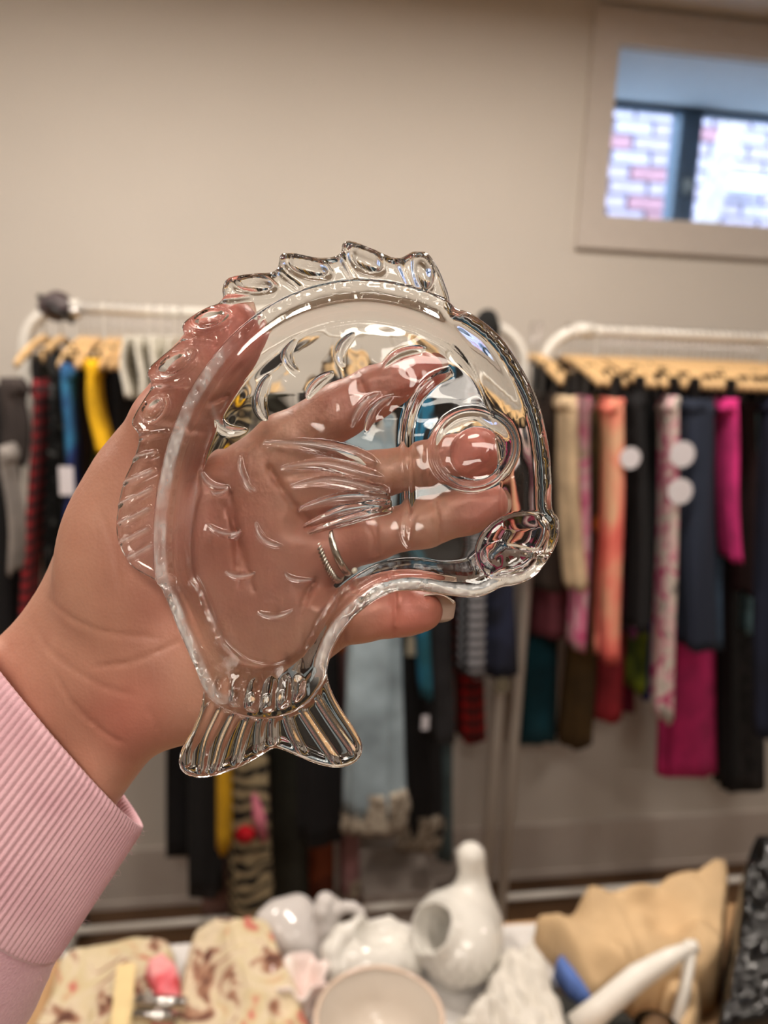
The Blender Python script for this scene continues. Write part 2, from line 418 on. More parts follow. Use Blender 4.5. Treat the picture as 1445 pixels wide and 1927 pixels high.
def span(g, Y, sc_=1.0):
    a = onY(*g['top'], Y); b = onY(*g['bot'], Y); k = Y/F*.54*sc_
    return a[0], b[0], a[2], b[2], g['wt']*k, g['wb']*k
def clash(p, q):
    z1, z0 = min(p[2], q[2])+.01, max(p[3], q[3])-.01
    if z1 <= z0: return False
    for z in np.linspace(z0, z1, 9):
        f = lambda r: (lambda s_: (r[0]+(r[1]-r[0])*s_, 1.18*(r[4]+(r[5]-r[4])*max(0, s_)**.8)+.001))(min(max((r[2]-z)/(r[2]-r[3]), 0), 1))
        a, wa = f(p); b, wb_ = f(q)
        if abs(a-b) < wa+wb_: return True
    return False
def place_garments():
    for n, g in sorted(enumerate(PLAN), key=lambda t: t[1]['Yf']):
        SEED[0] = n
        l0 = 0 if g['Yf'] <= 1.452 else 1
        done = False
        for sc_ in (1.0, .88, .76, .64, .5, .4):
            for l in range(l0, len(LAY)):
                if LAY[l]+DEP > 1.59 and sc_ > .88 and False: continue
                sp = span(g, LAY[l], sc_)
                if not any(clash(sp, o) for o in PUT[l]): done = True; break
            if done: break
        if not done: l = len(LAY)-1; print('no room for', g['label'])
        PUT[l].append(sp); build_garment(g, sp, LAY[l], n)
def build_garment(g, sp, Yf, n, DEP=DEP):
    o = empty(g['kind'], (sp[0], Yf+DEP/2, sp[2]), g['label'], g['cat'], g['group'])
    V, Fc = cloth_mesh(sp[0], sp[1], sp[2], sp[3], sp[4]*2, sp[5]*2, DEP*.9, DEP, Yf, g['folds'], g['amp'], n, hem=g['hem'])
    V = [(x, min(max(y, Yf-.004), Yf+DEP+.004), z) for x, y, z in V]
    mesh('cloth', V, Fc, g['m'], o)
    if g['parts']:
        V, Fc = cloth_mesh(sp[0], sp[0]+(sp[1]-sp[0])*.03, sp[2]+.006, sp[2]-.022, sp[4]*2.1, sp[4]*2.1, DEP*.94, DEP*.94, Yf-.001, 3, .02, n, rows=3)
        mesh('waistband', V, Fc, g['m'], o)
    for tx, ty, tr, tm, shp in g['tags']:
        c = onY(tx, ty, Yf-.008); rr = tr*Yf/F
        if shp == 'o': vf = tube([(c[0], c[1]-.001, c[2]), (c[0], c[1]+.001, c[2])], rr, 20)
        else: vf = box(c[0]-rr*.62, c[0]+rr*.62, c[1]-.001, c[1]+.001, c[2]-rr*1.3, c[2]+rr*1.3)
        mesh('price_tag', *vf, tm, o, False)
        mesh('tag_string', *tube([(c[0], c[1], c[2]+rr*.9), (c[0]+.002, Yf-.004, c[2]+rr+.03), (c[0], Yf+.01, c[2]+rr+.04)], .0008, 5), M_clip, o)
    if g['extra']: g['extra'](o, sp, Yf)
    if g['rack']:
        yc = Yf+DEP/2
        hanger(sp[0], 1.497, 'wooden hanger holding the '+(g['hang'] or g['label']), [min(max(yc-.026, 1.42), 1.775), min(max(yc+.026, 1.44), 1.785)], sp[2])
Wc, Oc = M_tagw, M_tago
blk = fabric('black_cloth', (16, 15, 18)); choc = fabric('dark_brown_cloth', (52, 38, 32))
# --- right rack, from its left end to the right
G = garment
G('skirt', 'dark brown skirt at the left end of the right rack', 'skirt', (1041, 745), (1040, 1112), 40, 58, fabric('umber_cloth', (50, 40, 34)), hang='dark brown skirt at the left end', tags=[(1072, 888, 19, Wc, 'r')])
G('skirt', 'plain beige skirt next to the dark brown skirt on the right rack', 'skirt', (1076, 752), (1092, 1112), 26, 32, fabric('beige_cloth', (196, 172, 140)), Yf=1.43, hang='plain beige skirt')
G('skirt', 'long dark teal skirt hanging lowest at the left end of the right rack', 'skirt', (1040, 760), (1014, 1395), 40, 70, fabric('teal_cloth', (6, 62, 74)), Yf=1.50, dt=.26, db=.3, hem=.05, hang='long dark teal skirt')
G('blouse', 'plum blouse hanging behind the beige skirt', 'blouse', (1050, 770), (1040, 1200), 36, 66, fabric('plum_cloth', (104, 48, 58)), Yf=1.47, dt=.26, db=.3, hang='plum blouse')
G('skirt', 'pink and green floral skirt on the right rack', 'skirt', (1109, 752), (1096, 1225), 26, 24, blotch('pink_floral', [(.3, (186, 40, 104)), (.45, (232, 140, 170)), (.55, (236, 190, 200)), (.7, (150, 160, 70))], 9, dist=1.5), Yf=1.435, hang='pink and green floral skirt')
G('trousers', 'olive brown trousers with an orange round tag', 'trousers', (1136, 748), (1092, 1408), 26, 62, fabric('olive_brown_cloth', (74, 54, 22)), Yf=1.445, tags=[(1136, 985, 23, Oc, 'o')], hang='olive brown trousers')
G('skirt', 'coral and peach patterned skirt right of the olive brown trousers', 'skirt', (1165, 756), (1160, 1250), 30, 36, blotch('coral_print', [(.3, (206, 74, 72)), (.5, (236, 130, 112)), (.65, (222, 178, 142))], 8, (1, 1, .5), dist=1), Yf=1.43, hang='coral and peach patterned skirt', tags=[(1186, 862, 22, Wc, 'o')])
G('trousers', 'brick red trousers hanging lower than the coral skirt', 'trousers', (1178, 756), (1150, 1358), 24, 56, fabric('brick_red_cloth', (168, 46, 56)), Yf=1.47, dt=.28, db=.3, hang='brick red trousers')
G('dress', 'narrow purple dress on the right rack', 'dress', (1195, 750), (1191, 1200), 20, 20, blotch('purple_print', [(.35, (70, 36, 74)), (.6, (132, 66, 118))], 16), hang='narrow purple dress')
G('dress', 'crimson dress behind the purple dress', 'dress', (1186, 748), (1186, 1340), 14, 30, fabric('crimson_cloth', (120, 18, 52)), Yf=1.50, dt=.24, db=.26, hang='crimson dress')
G('blouse', 'black blouse between the purple and lime garments', 'blouse', (1210, 745), (1214, 1190), 20, 30, blk, hang='black blouse beside the purple dress')
G('dress', 'lime green dress with a large round white tag', 'dress', (1222, 760), (1208, 1305), 20, 24, blotch('lime_print', [(.4, (56, 72, 16)), (.6, (128, 146, 34))], 10), tags=[(1225, 860, 27, Wc, 'o')], hang='lime green dress')
G('trousers', 'charcoal trousers right of the lime green dress', 'trousers', (1249, 745), (1241, 1172), 20, 24, fabric('charcoal_cloth', (46, 50, 54)), hang='charcoal trousers')
G('skirt', 'royal blue skirt behind the charcoal trousers', 'skirt', (1256, 742), (1228, 1318), 20, 34, fabric('royal_blue_cloth', (20, 40, 128)), Yf=1.47, dt=.28, db=.3, hang='royal blue skirt')
G('dress', 'narrow white dress with pink flowers and two round white tags', 'dress', (1274, 752), (1263, 1360), 18, 24, blotch('white_floral', [(.35, (190, 60, 110)), (.46, (226, 180, 186)), (.6, (214, 204, 192)), (.75, (90, 80, 84))], 22, dist=1.2), Yf=1.42, dt=.30, db=.32, tags=[(1284, 855, 27, Wc, 'o'), (1280, 925, 27, Wc, 'o')], hang='white floral dress')
G('jeans', 'dark navy denim jeans with pale seam in front of magenta skirt', 'jeans', (1324, 758), (1326, 1226), 62, 68, blotch('navy_denim', [(.3, (22, 29, 46)), (.7, (38, 48, 68))], 6, (1, 1, .2)), folds=3, amp=.07, hang='dark navy denim jeans')
G('skirt', 'long magenta skirt hanging below the navy jeans', 'skirt', (1318, 758), (1306, 1462), 44, 116, fabric('magenta_cloth', (190, 40, 104)), Yf=1.453, dt=.24, db=.28, folds=4, amp=.1, hem=.02, hang='long magenta skirt')
G('jacket', 'slate blue jacket edge right of the navy jeans', 'jacket', (1356, 755), (1358, 1222), 16, 18, fabric('slate_cloth', (62, 82, 104)), folds=3, amp=.05, hang='slate blue jacket')
G('blouse', 'bright pink blouse right of the jeans', 'blouse', (1382, 756), (1396, 1060), 22, 16, fabric('hot_pink_cloth', (206, 48, 124)), hang='bright pink blouse')
G('dress', 'black dress between the jeans and the brown top', 'dress', (1376, 770), (1384, 1480), 22, 40, blk, Yf=1.47, dt=.28, db=.3, hang='black dress right of the jeans')
G('blouse', 'very dark brown blouse near the right picture edge', 'blouse', (1418, 758), (1420, 1120), 30, 30, fabric('espresso_cloth', (48, 26, 26)), hang='very dark brown blouse')
G('dress', 'long black lace dress at the right picture edge', 'dress', (1420, 770), (1408, 1490), 50, 96, blotch('black_lace', [(.4, (12, 11, 13)), (.75, (46, 42, 44))], 30), Yf=1.47, dt=.28, db=.3, folds=9, hang='long black lace dress')
G('blouse', 'pale aqua blouse at the right picture edge', 'blouse', (1450, 758), (1434, 1195), 26, 50, fabric('aqua_cloth', (120, 160, 172)), Yf=1.46, hang='pale aqua blouse')
G('trousers', 'dark navy trousers past the pale aqua blouse', 'trousers', (1476, 758), (1470, 1400), 36, 60, fabric('ink_cloth', (22, 28, 48)), hang='dark navy trousers at the far right')
# --- left rack
spk = blotch('black_speckle', [(.5, (14, 14, 16)), (.62, (60, 62, 64)), (.72, (130, 130, 130))], 60)
G('dress', 'long black dress with white speckles at the left end of the left rack', 'dress', (90, 672), (84, 1230), 38, 46, spk, Yf=1.40, folds=6, hang='black speckled dress')
G('dress', 'red plaid dress left of the black speckled dress', 'dress', (64, 720), (42, 1330), 14, 26, stripes('red_plaid', (150, 26, 36), (60, 16, 24), 14, 'Z', (150, 110, 110), frac=.5, axis2='Y'), Yf=1.41, hang='red plaid dress')
G('scarf', 'blue and navy scarf with a white tag on the left rack', 'scarf', (124, 690), (126, 1000), 18, 16, blotch('blue_print', [(.35, (18, 24, 60)), (.5, (26, 44, 108)), (.66, (52, 130, 176))], 7, (1, 1, 1)), Yf=1.39, tags=[(125, 905, 20, Wc, 'r')], hang='blue and navy scarf')
G('blouse', 'dark brown blouse between the blue scarf and the yellow top', 'blouse', (146, 684), (146, 960), 20, 26, choc, hang='dark brown blouse beside the yellow top')
G('blouse', 'bright yellow top near the left end of the left rack', 'blouse', (168, 682), (186, 850), 20, 26, fabric('yellow_cloth', (222, 172, 14)), Yf=1.42, hang='bright yellow top')
G('skirt', 'olive green skirt under the yellow top', 'skirt', (170, 700), (168, 1010), 34, 50, fabric('olive_cloth', (100, 100, 30)), Yf=1.45, hang='olive green skirt')
G('jacket', 'black jacket right of the yellow top', 'jacket', (206, 690), (212, 1100), 40, 44, blk, Yf=1.45, hang='black jacket right of the yellow top')
M_wcl = fabric('white_cloth', (222, 218, 206), .03)
for i, (x, l) in enumerate(((232, 'leftmost'), (260, 'second from left'), (288, 'third from left'), (316, 'rightmost'))):
    g_ = dict(kind='camisole', label='short white camisole, %s of the four behind the fin' % l, cat='camisole', top=(x, 632), bot=(x+4, 748), wt=13, wb=15, m=M_wcl, folds=5, amp=.05, parts=False, hem=0, tags=(), hang=None, group='white camisoles on the left rack', extra=None, rack=False)
    sp = span(g_, 1.385); build_garment(g_, sp, 1.385, 50+i, DEP=.41)
    for q in PUT: q.append((sp[0], sp[1], sp[2], sp[3], sp[4], sp[5]))
    HX.append(sp[0]); h_ = sp[0]
    hk = [(h_, YR+.0125*math.cos(a), 1.563+.0125*math.sin(a)) for a in np.linspace(math.pi*1.05, -.42*math.pi, 12)]+[(h_, YR, 1.53), (h_, YR, 1.50)]
    o_ = settle(mesh('hanger_hook', *tube(hk, .0015, 6), M_steel)); tag(o_, 'steel hanger hook carrying the white camisole, %s of the four' % l, 'hanger', 'hooks of the white camisoles')
L = [
 ('coat', 'black coat hanging under the white camisoles', 'coat', (250, 758), (250, 1300), 60, 60, blk, 1.46),
 ('dress', 'long black dress with ragged hem left of the yellow scarf', 'dress', (325, 735), (338, 1610), 66, 118, blk, 1.40),
 ('dress', 'long black dress ending lowest beside the sleeve', 'dress', (392, 735), (385, 1690), 30, 62, fabric('jet_cloth', (12, 11, 13)), 1.46),
 ('scarf', 'long yellow scarf below the glass fish tail', 'scarf', (404, 730), (418, 1606), 20, 26, fabric('mustard_cloth', (198, 150, 10)), 1.42),
 ('dress', 'dusty mauve dress behind the yellow scarf', 'dress', (414, 730), (408, 1745), 26, 56, fabric('dusty_mauve', (120, 92, 86)), 1.50),
 ('dress', 'cream and black zebra print dress below the fish tail', 'dress', (452, 730), (476, 1750), 46, 80, stripes('zebra_print', (24, 22, 20), (164, 148, 116), 9, 'Z', dist=9, frac=.42), 1.44),
 ('dress', 'dark olive grey dress right of the zebra print dress', 'dress', (516, 730), (545, 1720), 40, 62, fabric('olive_grey', (50, 50, 42)), 1.46),
 ('dress', 'black dress below the right tail lobe', 'dress', (590, 730), (606, 1590), 50, 80, blk, 1.44),
 ('skirt', 'rust brown skirt behind the black dress', 'skirt', (620, 730), (600, 1700), 30, 60, blotch('rust_print', [(.4, (90, 40, 20)), (.6, (134, 62, 30))], 12), 1.52),
 ('dress', 'narrow mauve pink dress left of the pale blue dress', 'dress', (656, 730), (660, 1700), 26, 36, fabric('mauve_cloth', (150, 112, 116)), 1.46),
 ('dress', 'long pale blue dress with beige lace hem', 'dress', (700, 720), (712, 1545), 50, 110, fabric('pale_blue', (150, 168, 178)), 1.42),
 ('dress', 'black dress right of the pale blue dress', 'dress', (772, 720), (796, 1580), 50, 78, blk, 1.45),
 ('scarf', 'narrow teal blue scarf hanging just below the little fingertip', 'scarf', (792, 715), (806, 1316), 22, 22, blotch('teal_blue', [(.4, (14, 78, 92)), (.6, (26, 120, 160))], 7), 1.41),
 ('jacket', 'dark grey jacket above the teal grey scarf', 'jacket', (830, 712), (838, 1400), 40, 44, fabric('dark_grey', (56, 56, 60)), 1.44),
 ('scarf', 'long thin teal grey scarf right of the black dress', 'scarf', (846, 715), (842, 1622), 24, 32, fabric('teal_grey', (82, 100, 104)), 1.46),
 ('blouse', 'black and white checked blouse above the red plaid skirt', 'blouse', (884, 712), (896, 1275), 36, 42, stripes('check_print', (20, 20, 24), (150, 150, 156), 16, 'Z', (60, 60, 66), axis2='Y', frac=.45), 1.43),
 ('skirt', 'red plaid skirt hanging under the checked blouse', 'skirt', (886, 740), (892, 1398), 30, 50, stripes('red_tartan', (188, 18, 20), (96, 14, 18), 10, 'Z', (160, 120, 90), axis2='Y', frac=.5), 1.47),
 ('jacket', 'dark navy jacket at the right end of the left rack', 'jacket', (938, 712), (944, 1275), 52, 66, blotch('navy_print', [(.4, (18, 22, 38)), (.65, (42, 50, 78))], 10), 1.43),
]
def lace_hem(o, sp, Yf):
    k = sp[5]*2
    V, Fc = cloth_mesh(sp[1], sp[1]+.001, sp[3]+.06, sp[3]-.035, k*1.04, k*1.1, DEP*1.03, DEP*1.05, Yf-.003, 8, .05, 99, rows=6)
    mesh('lace_hem', V, Fc, blotch('beige_lace', [(.4, (120, 108, 94)), (.6, (176, 166, 150))], 60), o)
def rosette(o, sp, Yf):
    c = onY(461, 1570, Yf-.014); Vs = []
    for q in range(3):
        rr = .022-.006*q
        Vs.append(lathe([(0.0, -.004-.004*q), (rr*.6, -.007-.004*q), (rr, -.001-.003*q), (rr*.8, .003), (0, .003)], (0, 0, 0), 14))
    V, Fc = join(*Vs); V = [(c[0]+x*(1+.12*math.sin(7*math.atan2(y, x))), c[1]+z, c[2]+y*(1+.12*math.sin(7*math.atan2(y, x)))) for x, y, z in V]
    tag(mesh('rosette', V, Fc, fabric('red_ribbon', (190, 12, 30)), o), 'round dark red rosette')
    a = onY(478, 1495, Yf-.004); b = onY(497, 1580, Yf-.004)
    mesh('pink_patch', *tube([(a[0], a[1], a[2]), ((a[0]+b[0])/2, a[1]-.004, (a[2]+b[2])/2), (b[0], b[1], b[2])], [.006, .015, .009], 10), fabric('pink_cloth', (196, 112, 130)), o)
for kind, lab, cat, tp, bt, wt, wb, m, Y in L:
    tg = []; ex = None
    if 'black dress right' in lab: tg = [(775, 1215, 17, plain('cream_card', (222, 214, 190), .6), 'r')]
    if 'narrow mauve' in lab: tg = [(633, 1210, 22, Oc, 'o')]
    if 'dark navy jacket' in lab: tg = [(945, 1290, 18, plain('stone_card', (110, 102, 84), .7), 'o')]
    if 'dark grey jacket' in lab: tg = [(800, 1360, 12, Wc, 'r')]
    if 'pale blue' in lab: ex = lace_hem
    if 'zebra' in lab: ex = rosette
    G(kind, lab, cat, tp, bt, wt, wb, m, Yf=Y, tags=tg, hem=.04 if 'ragged' in lab else 0, extra=ex)
for q in (0, 1, 2): 
    PUT[1].append((-.452, -.452, 1.6, 0, .02, .02)) if q == 0 else None
place_garments()
for i in range(9):   # bare hangers squeezed between the clothes
    x = .80+i*.047+random.uniform(-.008, .008)
    hanger(x, 1.497, 'bare wooden hanger on the right rack, %s of the nine unused ones' % ('leftmost', 'second from the left', 'third from the left', 'fourth from the left', 'middle one', 'fourth from the right', 'third from the right', 'second from the right', 'rightmost')[i], None, None, 'bare hangers on the right rack')
# dark bundle on the left corner, round black knob on the right corner of the left rack
def noisy_blob(name, c, r, m, seed, parent=None, n=26):
    V, Fc = [], []; rs = np.random.RandomState(seed); ph = rs.rand(6)*6
    for i in range(n+1):
        th = math.pi*i/n
        for k in range(n):
            a = 2*math.pi*k/n
            q = 1+.10*math.sin(3*a+ph[0])*math.sin(2*th+ph[1])+.07*math.sin(7*a+ph[2]+4*th)
            V.append((c[0]+r[0]*q*math.sin(th)*math.cos(a), c[1]+r[1]*q*math.sin(th)*math.sin(a), c[2]+r[2]*q*math.cos(th)))
    for i in range(n):
        for k in range(n): Fc.append((i*n+k, (i+1)*n+k, (i+1)*n+(k+1) % n, i*n+(k+1) % n))
    return mesh(name, V, Fc, m, parent)
c = onY(112, 582, YR)
b = empty('hanger_bundle', (c[0], YR, c[2]-.03), 'dark plastic bundle clamped on the left corner of the left rack', 'bundle')
noisy_blob('wrap', (c[0]-.005, YR, c[2]+.005), (.030, .03, .026), plain('grey_brown_plastic', (78, 66, 68), .35, var=.3), 3, b)
mesh('strap', *tube([(c[0]-.034, YR-.005, c[2]+.022), (c[0], YR-.034, c[2]-.002), (c[0]+.03, YR-.02, c[2]-.024)], .006), M_clip, b)
mesh('end_knob', *tube([(c[0]+.024, YR-.02, c[2]-.005), (c[0]+.042, YR-.02, c[2]-.005)], [.014, .011], 12), M_steel, b)
c = onY(912, 618, YR)
o = noisy_blob('knit_cap', (c[0], YR-.02, c[2]), (.026, .03, .036), plain('black_knit', (18, 20, 20), .95, b=.5), 8); settle(o); tag(o, 'small rounded black knit cap on the right corner of the left rack', 'cap')
# far left rack clothes
for kind, lab, cat, tp, bt, wt, wb, m, Y in (
 ('coat', 'grey brown coat at the far left picture edge', 'coat', (14, 720), (16, 880), 30, 34, fabric('taupe_cloth', (54, 46, 44)), 1.35),
 ('dress', 'black dress at the far left picture edge', 'dress', (-8, 735), (-6, 1700), 60, 70, blk, 1.44),
 ('scarf', 'thin pale grey scarf in front of the black dress at the far left', 'scarf', (4, 850), (20, 1080), 10, 13, fabric('pale_grey', (132, 126, 122)), 1.26)):
    g_ = dict(kind=kind, label=lab, cat=cat, top=tp, bot=bt, wt=wt, wb=wb, m=m, folds=5, amp=.12, parts=True, hem=0, tags=(), hang=None, group=None, extra=None, rack=False)
    build_garment(g_, span(g_, Y), Y, 70+int(Y*10))
# storage boxes and things on the floor under the left rack
M_card = plain('cardboard', (150, 116, 78), .85, var=.05)
def fbox(x0, x1, y0, y1, h, label, m, cat='box', name='storage_box'):
    g = empty(name, ((x0+x1)/2, (y0+y1)/2, 0), label, cat)
    mesh('body', *join(box(x0, x1, y0, y0+.004, 0, h), box(x0, x1, y1-.004, y1, 0, h), box(x0, x0+.004, y0, y1, 0, h), box(x1-.004, x1, y0, y1, 0, h), box(x0, x1, y0, y1, 0, .004)), m, g, False)
    mesh('lid', *join(box(x0-.004, x1+.004, y0-.004, y1+.004, h, h+.006), box(x0-.004, x1+.004, y0-.006, y0-.004, h-.03, h+.006)), m, g, False)
fbox(-.40, -.27, 1.36, 1.52, .07, 'low brown cardboard box on the floor beneath the left rack', M_card)
fbox(.26, .44, 1.66, 1.84, .17, 'pale grey storage box by the wall below the black dress', plain('grey_plastic', (168, 158, 150), .5))

# ---------------------------------------------------------------- table and what lies on it
ZT = .75
tb = empty('display_table', (.2, .55, 0), 'tan wooden display table in the foreground under the ceramics', 'table')
M_tan = plain('table_wood', (186, 148, 106), .45, var=.08, nscale=6)
mesh('tabletop', *box(-.75, 1.3, .22, .868, ZT-.028, ZT), M_tan, tb, False)
for x in (-.70, 1.25):
    for y in (.27, .825): mesh('leg', *box(x-.025, x+.025, y-.025, y+.025, 0, ZT-.028), M_tan, tb, False)
mesh('apron', *join(box(-.7, 1.25, .83, .85, ZT-.09, ZT-.028), box(-.7, 1.25, .25, .27, ZT-.09, ZT-.028)), M_tan, tb, False)
def slab(name, px, z0, h, m, label, cat, parent=None):
    P = [onZ(x, y, z0+h) for x, y in px]; n = len(P)
    V = [(p[0], p[1], z0) for p in P]+[(p[0], p[1], z0+h) for p in P]
    Fc = [tuple(range(n))[::-1], tuple(range(n, 2*n))]+[(i, (i+1) % n, n+(i+1) % n, n+i) for i in range(n)]
    o = mesh(name, V, Fc, m, parent, False)
    if parent is None: settle(o); tag(o, label, cat)
    return o
M_paper = plain('white_paper', (214, 211, 208), .6, var=.01)
slab('paper_sheet', [(118, 1792), (345, 1776), (1012, 1737), (1042, 1812), (1062, 2010), (60, 2010)], ZT+.0003, .0015, M_paper, 'white paper sheet spread on the table under the ceramics and floral cloths', 'paper')
def drape(name, ctrl, hull, m, label, cat, seed=1, fold=.004, fs=40, res=.0028, z0=ZT+.0025, edge=.012, ridge=None, parent=None):
    """cloth heap: control points (px, py, z) pin its upper surface; hull outlines its foot on the table"""
    C3 = np.array([onZ(x, y, z) for x, y, z in ctrl]); Hh = spline([onZ(x, y, z)[:2] for x, y, z in hull], 5, True)
    lo = Hh.min(0)-res; hi = Hh.max(0)+res
    n = np.ceil((hi-lo)/res).astype(int)+1
    gx, gy = np.meshgrid(lo[0]+np.arange(n[0])*res, lo[1]+np.arange(n[1])*res, indexing='ij')
    d, nx, ny = sdist(gx, gy, Hh)
    num = 0; den = 0
    for c in C3:
        w = 1/(((gx-c[0])**2+(gy-c[1])**2)+2e-4)**1.7; num = num+w*c[2]; den = den+w
    Z = num/den
    fx = vnoise(gx*fs*.6+gy*fs*.2+50, gy*fs*.25+50, seed)*2+vnoise(gx*fs*1.7+50, gy*fs*.9+50, seed+1)
    Z = Z+fold*(1-2*np.abs(fx))*1.2+fold*.5*vnoise(gx*fs*4+50, gy*fs*4+50, seed+2)
    t_ = np.clip(d/edge, 0, 1); Z = z0+np.maximum(Z-z0, .004)*np.sqrt(1-(1-t_)**2)
    used = d > 0
    q = used[:-1, :-1] | used[1:, :-1] | used[:-1, 1:] | used[1:, 1:]
    vi = np.full(gx.shape, -1); vm = np.zeros(gx.shape, bool)
    vm[:-1, :-1] |= q; vm[1:, :-1] |= q; vm[:-1, 1:] |= q; vm[1:, 1:] |= q
    vi[vm] = np.arange(vm.sum()); out = d <= 0
    X = np.where(out, nx, gx)[vm]; Y = np.where(out, ny, gy)[vm]; ZZ = np.where(out, z0, Z)[vm]
    top = np.stack([X, Y, ZZ], 1); k = len(top); bmask = (~out)[vm]
    bot = top.copy(); bot[:, 2] = z0; bidx = np.where(bmask, np.arange(k)+k, np.arange(k))
    Q = np.argwhere(q); a = vi[Q[:, 0], Q[:, 1]]; b = vi[Q[:, 0]+1, Q[:, 1]]; c = vi[Q[:, 0]+1, Q[:, 1]+1]; e = vi[Q[:, 0], Q[:, 1]+1]
    f1 = np.stack([a, b, c, e], 1); f2 = bidx[np.stack([a, e, c, b], 1)]
    o = mesh(name, np.concatenate([top, bot]), np.concatenate([f1, f2]), m, parent)
    o.data.validate()
    if parent is None: settle(o); tag(o, label, cat)
    return o
M_flor = blotch('cream_floral', [(.33, (92, 56, 44)), (.39, (160, 118, 94)), (.44, (208, 192, 166)), (.60, (198, 182, 144)), (.67, (190, 112, 98))], 19, dist=1.3)
T0 = ZT
drape('floral_cloth', [(170, 1830, T0+.02), (250, 1810, T0+.028), (220, 1900, T0+.03), (140, 1900, T0+.02), (310, 1830, T0+.025), (200, 1960, T0+.03)],
      [(118, 1822, T0), (200, 1800, T0), (290, 1786, T0), (330, 1812, T0), (325, 1900, T0), (318, 2000, T0), (60, 2000, T0), (92, 1900, T0)], M_flor, 'cream floral cloth folded at the lower left under the wooden slat', 'cloth', 3, .0045, 34)
drape('floral_dress', [(430, 1790, T0+.05), (480, 1768, T0+.055), (380, 1850, T0+.035), (520, 1850, T0+.05), (450, 1920, T0+.045), (560, 1930, T0+.03), (400, 1980, T0+.03)],
      [(348, 1840, T0), (372, 1800, T0), (440, 1790, T0), (505, 1800, T0), (535, 1860, T0), (570, 1930, T0), (580, 2010, T0), (330, 2010, T0), (335, 1900, T0)], M_flor, 'cream dress with brown flowers heaped left of the fallen swan', 'dress', 7, .0075, 26)
drape('pink_scarf', [(300, 1830, T0+.05), (315, 1880, T0+.045), (290, 1920, T0+.04)], [(272, 1835, T0+.03), (300, 1808, T0+.03), (335, 1830, T0+.03), (340, 1900, T0+.03), (325, 1950, T0+.03), (285, 1950, T0+.03), (290, 1880, T0+.03)],
      blotch('pink_red_cloth', [(.35, (196, 60, 60)), (.5, (226, 110, 120)), (.65, (230, 160, 160))], 40), 'small pink and red scarf between the two floral cloths', 'scarf', 9, .003, 90, z0=T0+.031)
a = onZ(238, 1818, T0+.038); b = onZ(222, 1990, T0+.038)
d = Vector(b-a); d.normalize(); s_ = d.cross(Vector((0, 0, 1)))*.0105; V = []
for e in (a, b):
    for sg in (-1, 1):
        for z in (0, .004): V.append((e[0]+sg*s_.x, e[1]+sg*s_.y, e[2]+z))
o = settle(mesh('wooden_slat', V, [(0, 1, 3, 2), (4, 6, 7, 5), (0, 4, 5, 1), (2, 3, 7, 6), (0, 2, 6, 4), (1, 5, 7, 3)], plain('pale_wood', (224, 200, 148), .6, var=.04), None, False)); tag(o, 'pale flat wooden slat lying across the floral cloth', 'slat')
a = onZ(304, 1885, T0+.057)
cl = empty('metal_clip', a, 'silver spring clip lying by the pink scarf', 'clip')
mesh('jaw', *tube([(a[0]-.026, a[1]+.004, a[2]), (a[0]+.026, a[1]-.006, a[2])], .007, 12), M_steel, cl)
mesh('jaw', *tube([(a[0]-.028, a[1]-.006, a[2]-.008), (a[0]+.012, a[1]-.016, a[2]-.006)], .006, 12), M_steel, cl)
mesh('spring', *tube([(a[0]-.014+.005*math.cos(q), a[1]-.002+.005*math.sin(q), a[2]+.004+.0006*q) for q in np.linspace(0, 18, 60)], .0009, 5), M_steel, cl)

# --- ceramics
def swan_tall():
    b0 = onZ(852, 1880, T0+.001); g = empty('swan_planter', (b0[0], b0[1], T0), 'white ceramic swan planter with tall upright neck and oval opening', 'planter')
    s = 1447/1.0; c = at(855, 1808, .955)
    c[2] = max(c[2], T0+.05)
    hd = at(886, 1612, .985); n1 = at(892, 1680, .985); n2 = at(898, 1740, .98); op = at(826, 1752, .925)
    v = Vol((c[0]-.09, c[1]-.09, T0-.004), (c[0]+.1, c[1]+.12, hd[2]+.03), .0022)
    Fb = v.ell(c, (.055, .064, .047))
    base = v.cap((c[0], c[1], T0+.008), (c[0], c[1], T0+.012), .036, .034)
    Fb = smin(Fb, base, .012)
    nk = v.chain([n2+np.array([0, 0, -.03]), n2, n1, hd], [.036, .028, .0165, .0185], .02)
    Fb = smin(Fb, nk, .02)
    bk = v.cap(hd+np.array([-.004, .010, -.002]), hd+np.array([-.010, .028, -.012]), .009, .004); Fb = smin(Fb, bk, .006)
    tl = v.cap(c+np.array([-.03, -.02, .02]), c+np.array([-.056, -.03, .034]), .026, .012); Fb = smin(Fb, tl, .015)
    dirn = op-c; dirn /= np.linalg.norm(dirn)
    hole = smin(v.ell(c+dirn*.052, (.027, .026, .030)), v.cap(c-dirn*.005, c+dirn*.06, .024, .026), .006)
    lip = v.ell(c+dirn*.044, (.031, .031, .03)); Fb = smin(Fb, lip, .01)
    Fb = np.maximum(Fb, -hole); Fb = np.maximum(Fb, T0+.0006-v.Z)
    # wing feathers in relief
    w = .0012*np.sin((v.X-c[0])*420+np.sin((v.Z-c[2])*260)*1.2)*np.exp(-((v.Z-c[2]+.004)/.022)**2)
    V, Fc = v.out(Fb+w.astype(np.float32)); mesh('body', V, Fc, M_porc, g)
    for sg in (-1, 1):
        mesh('eye', *tube([hd+np.array([sg*.014, .008, .003]), hd+np.array([sg*.0165, .009, .003])], .0018, 8), M_clip, g)
swan_tall()
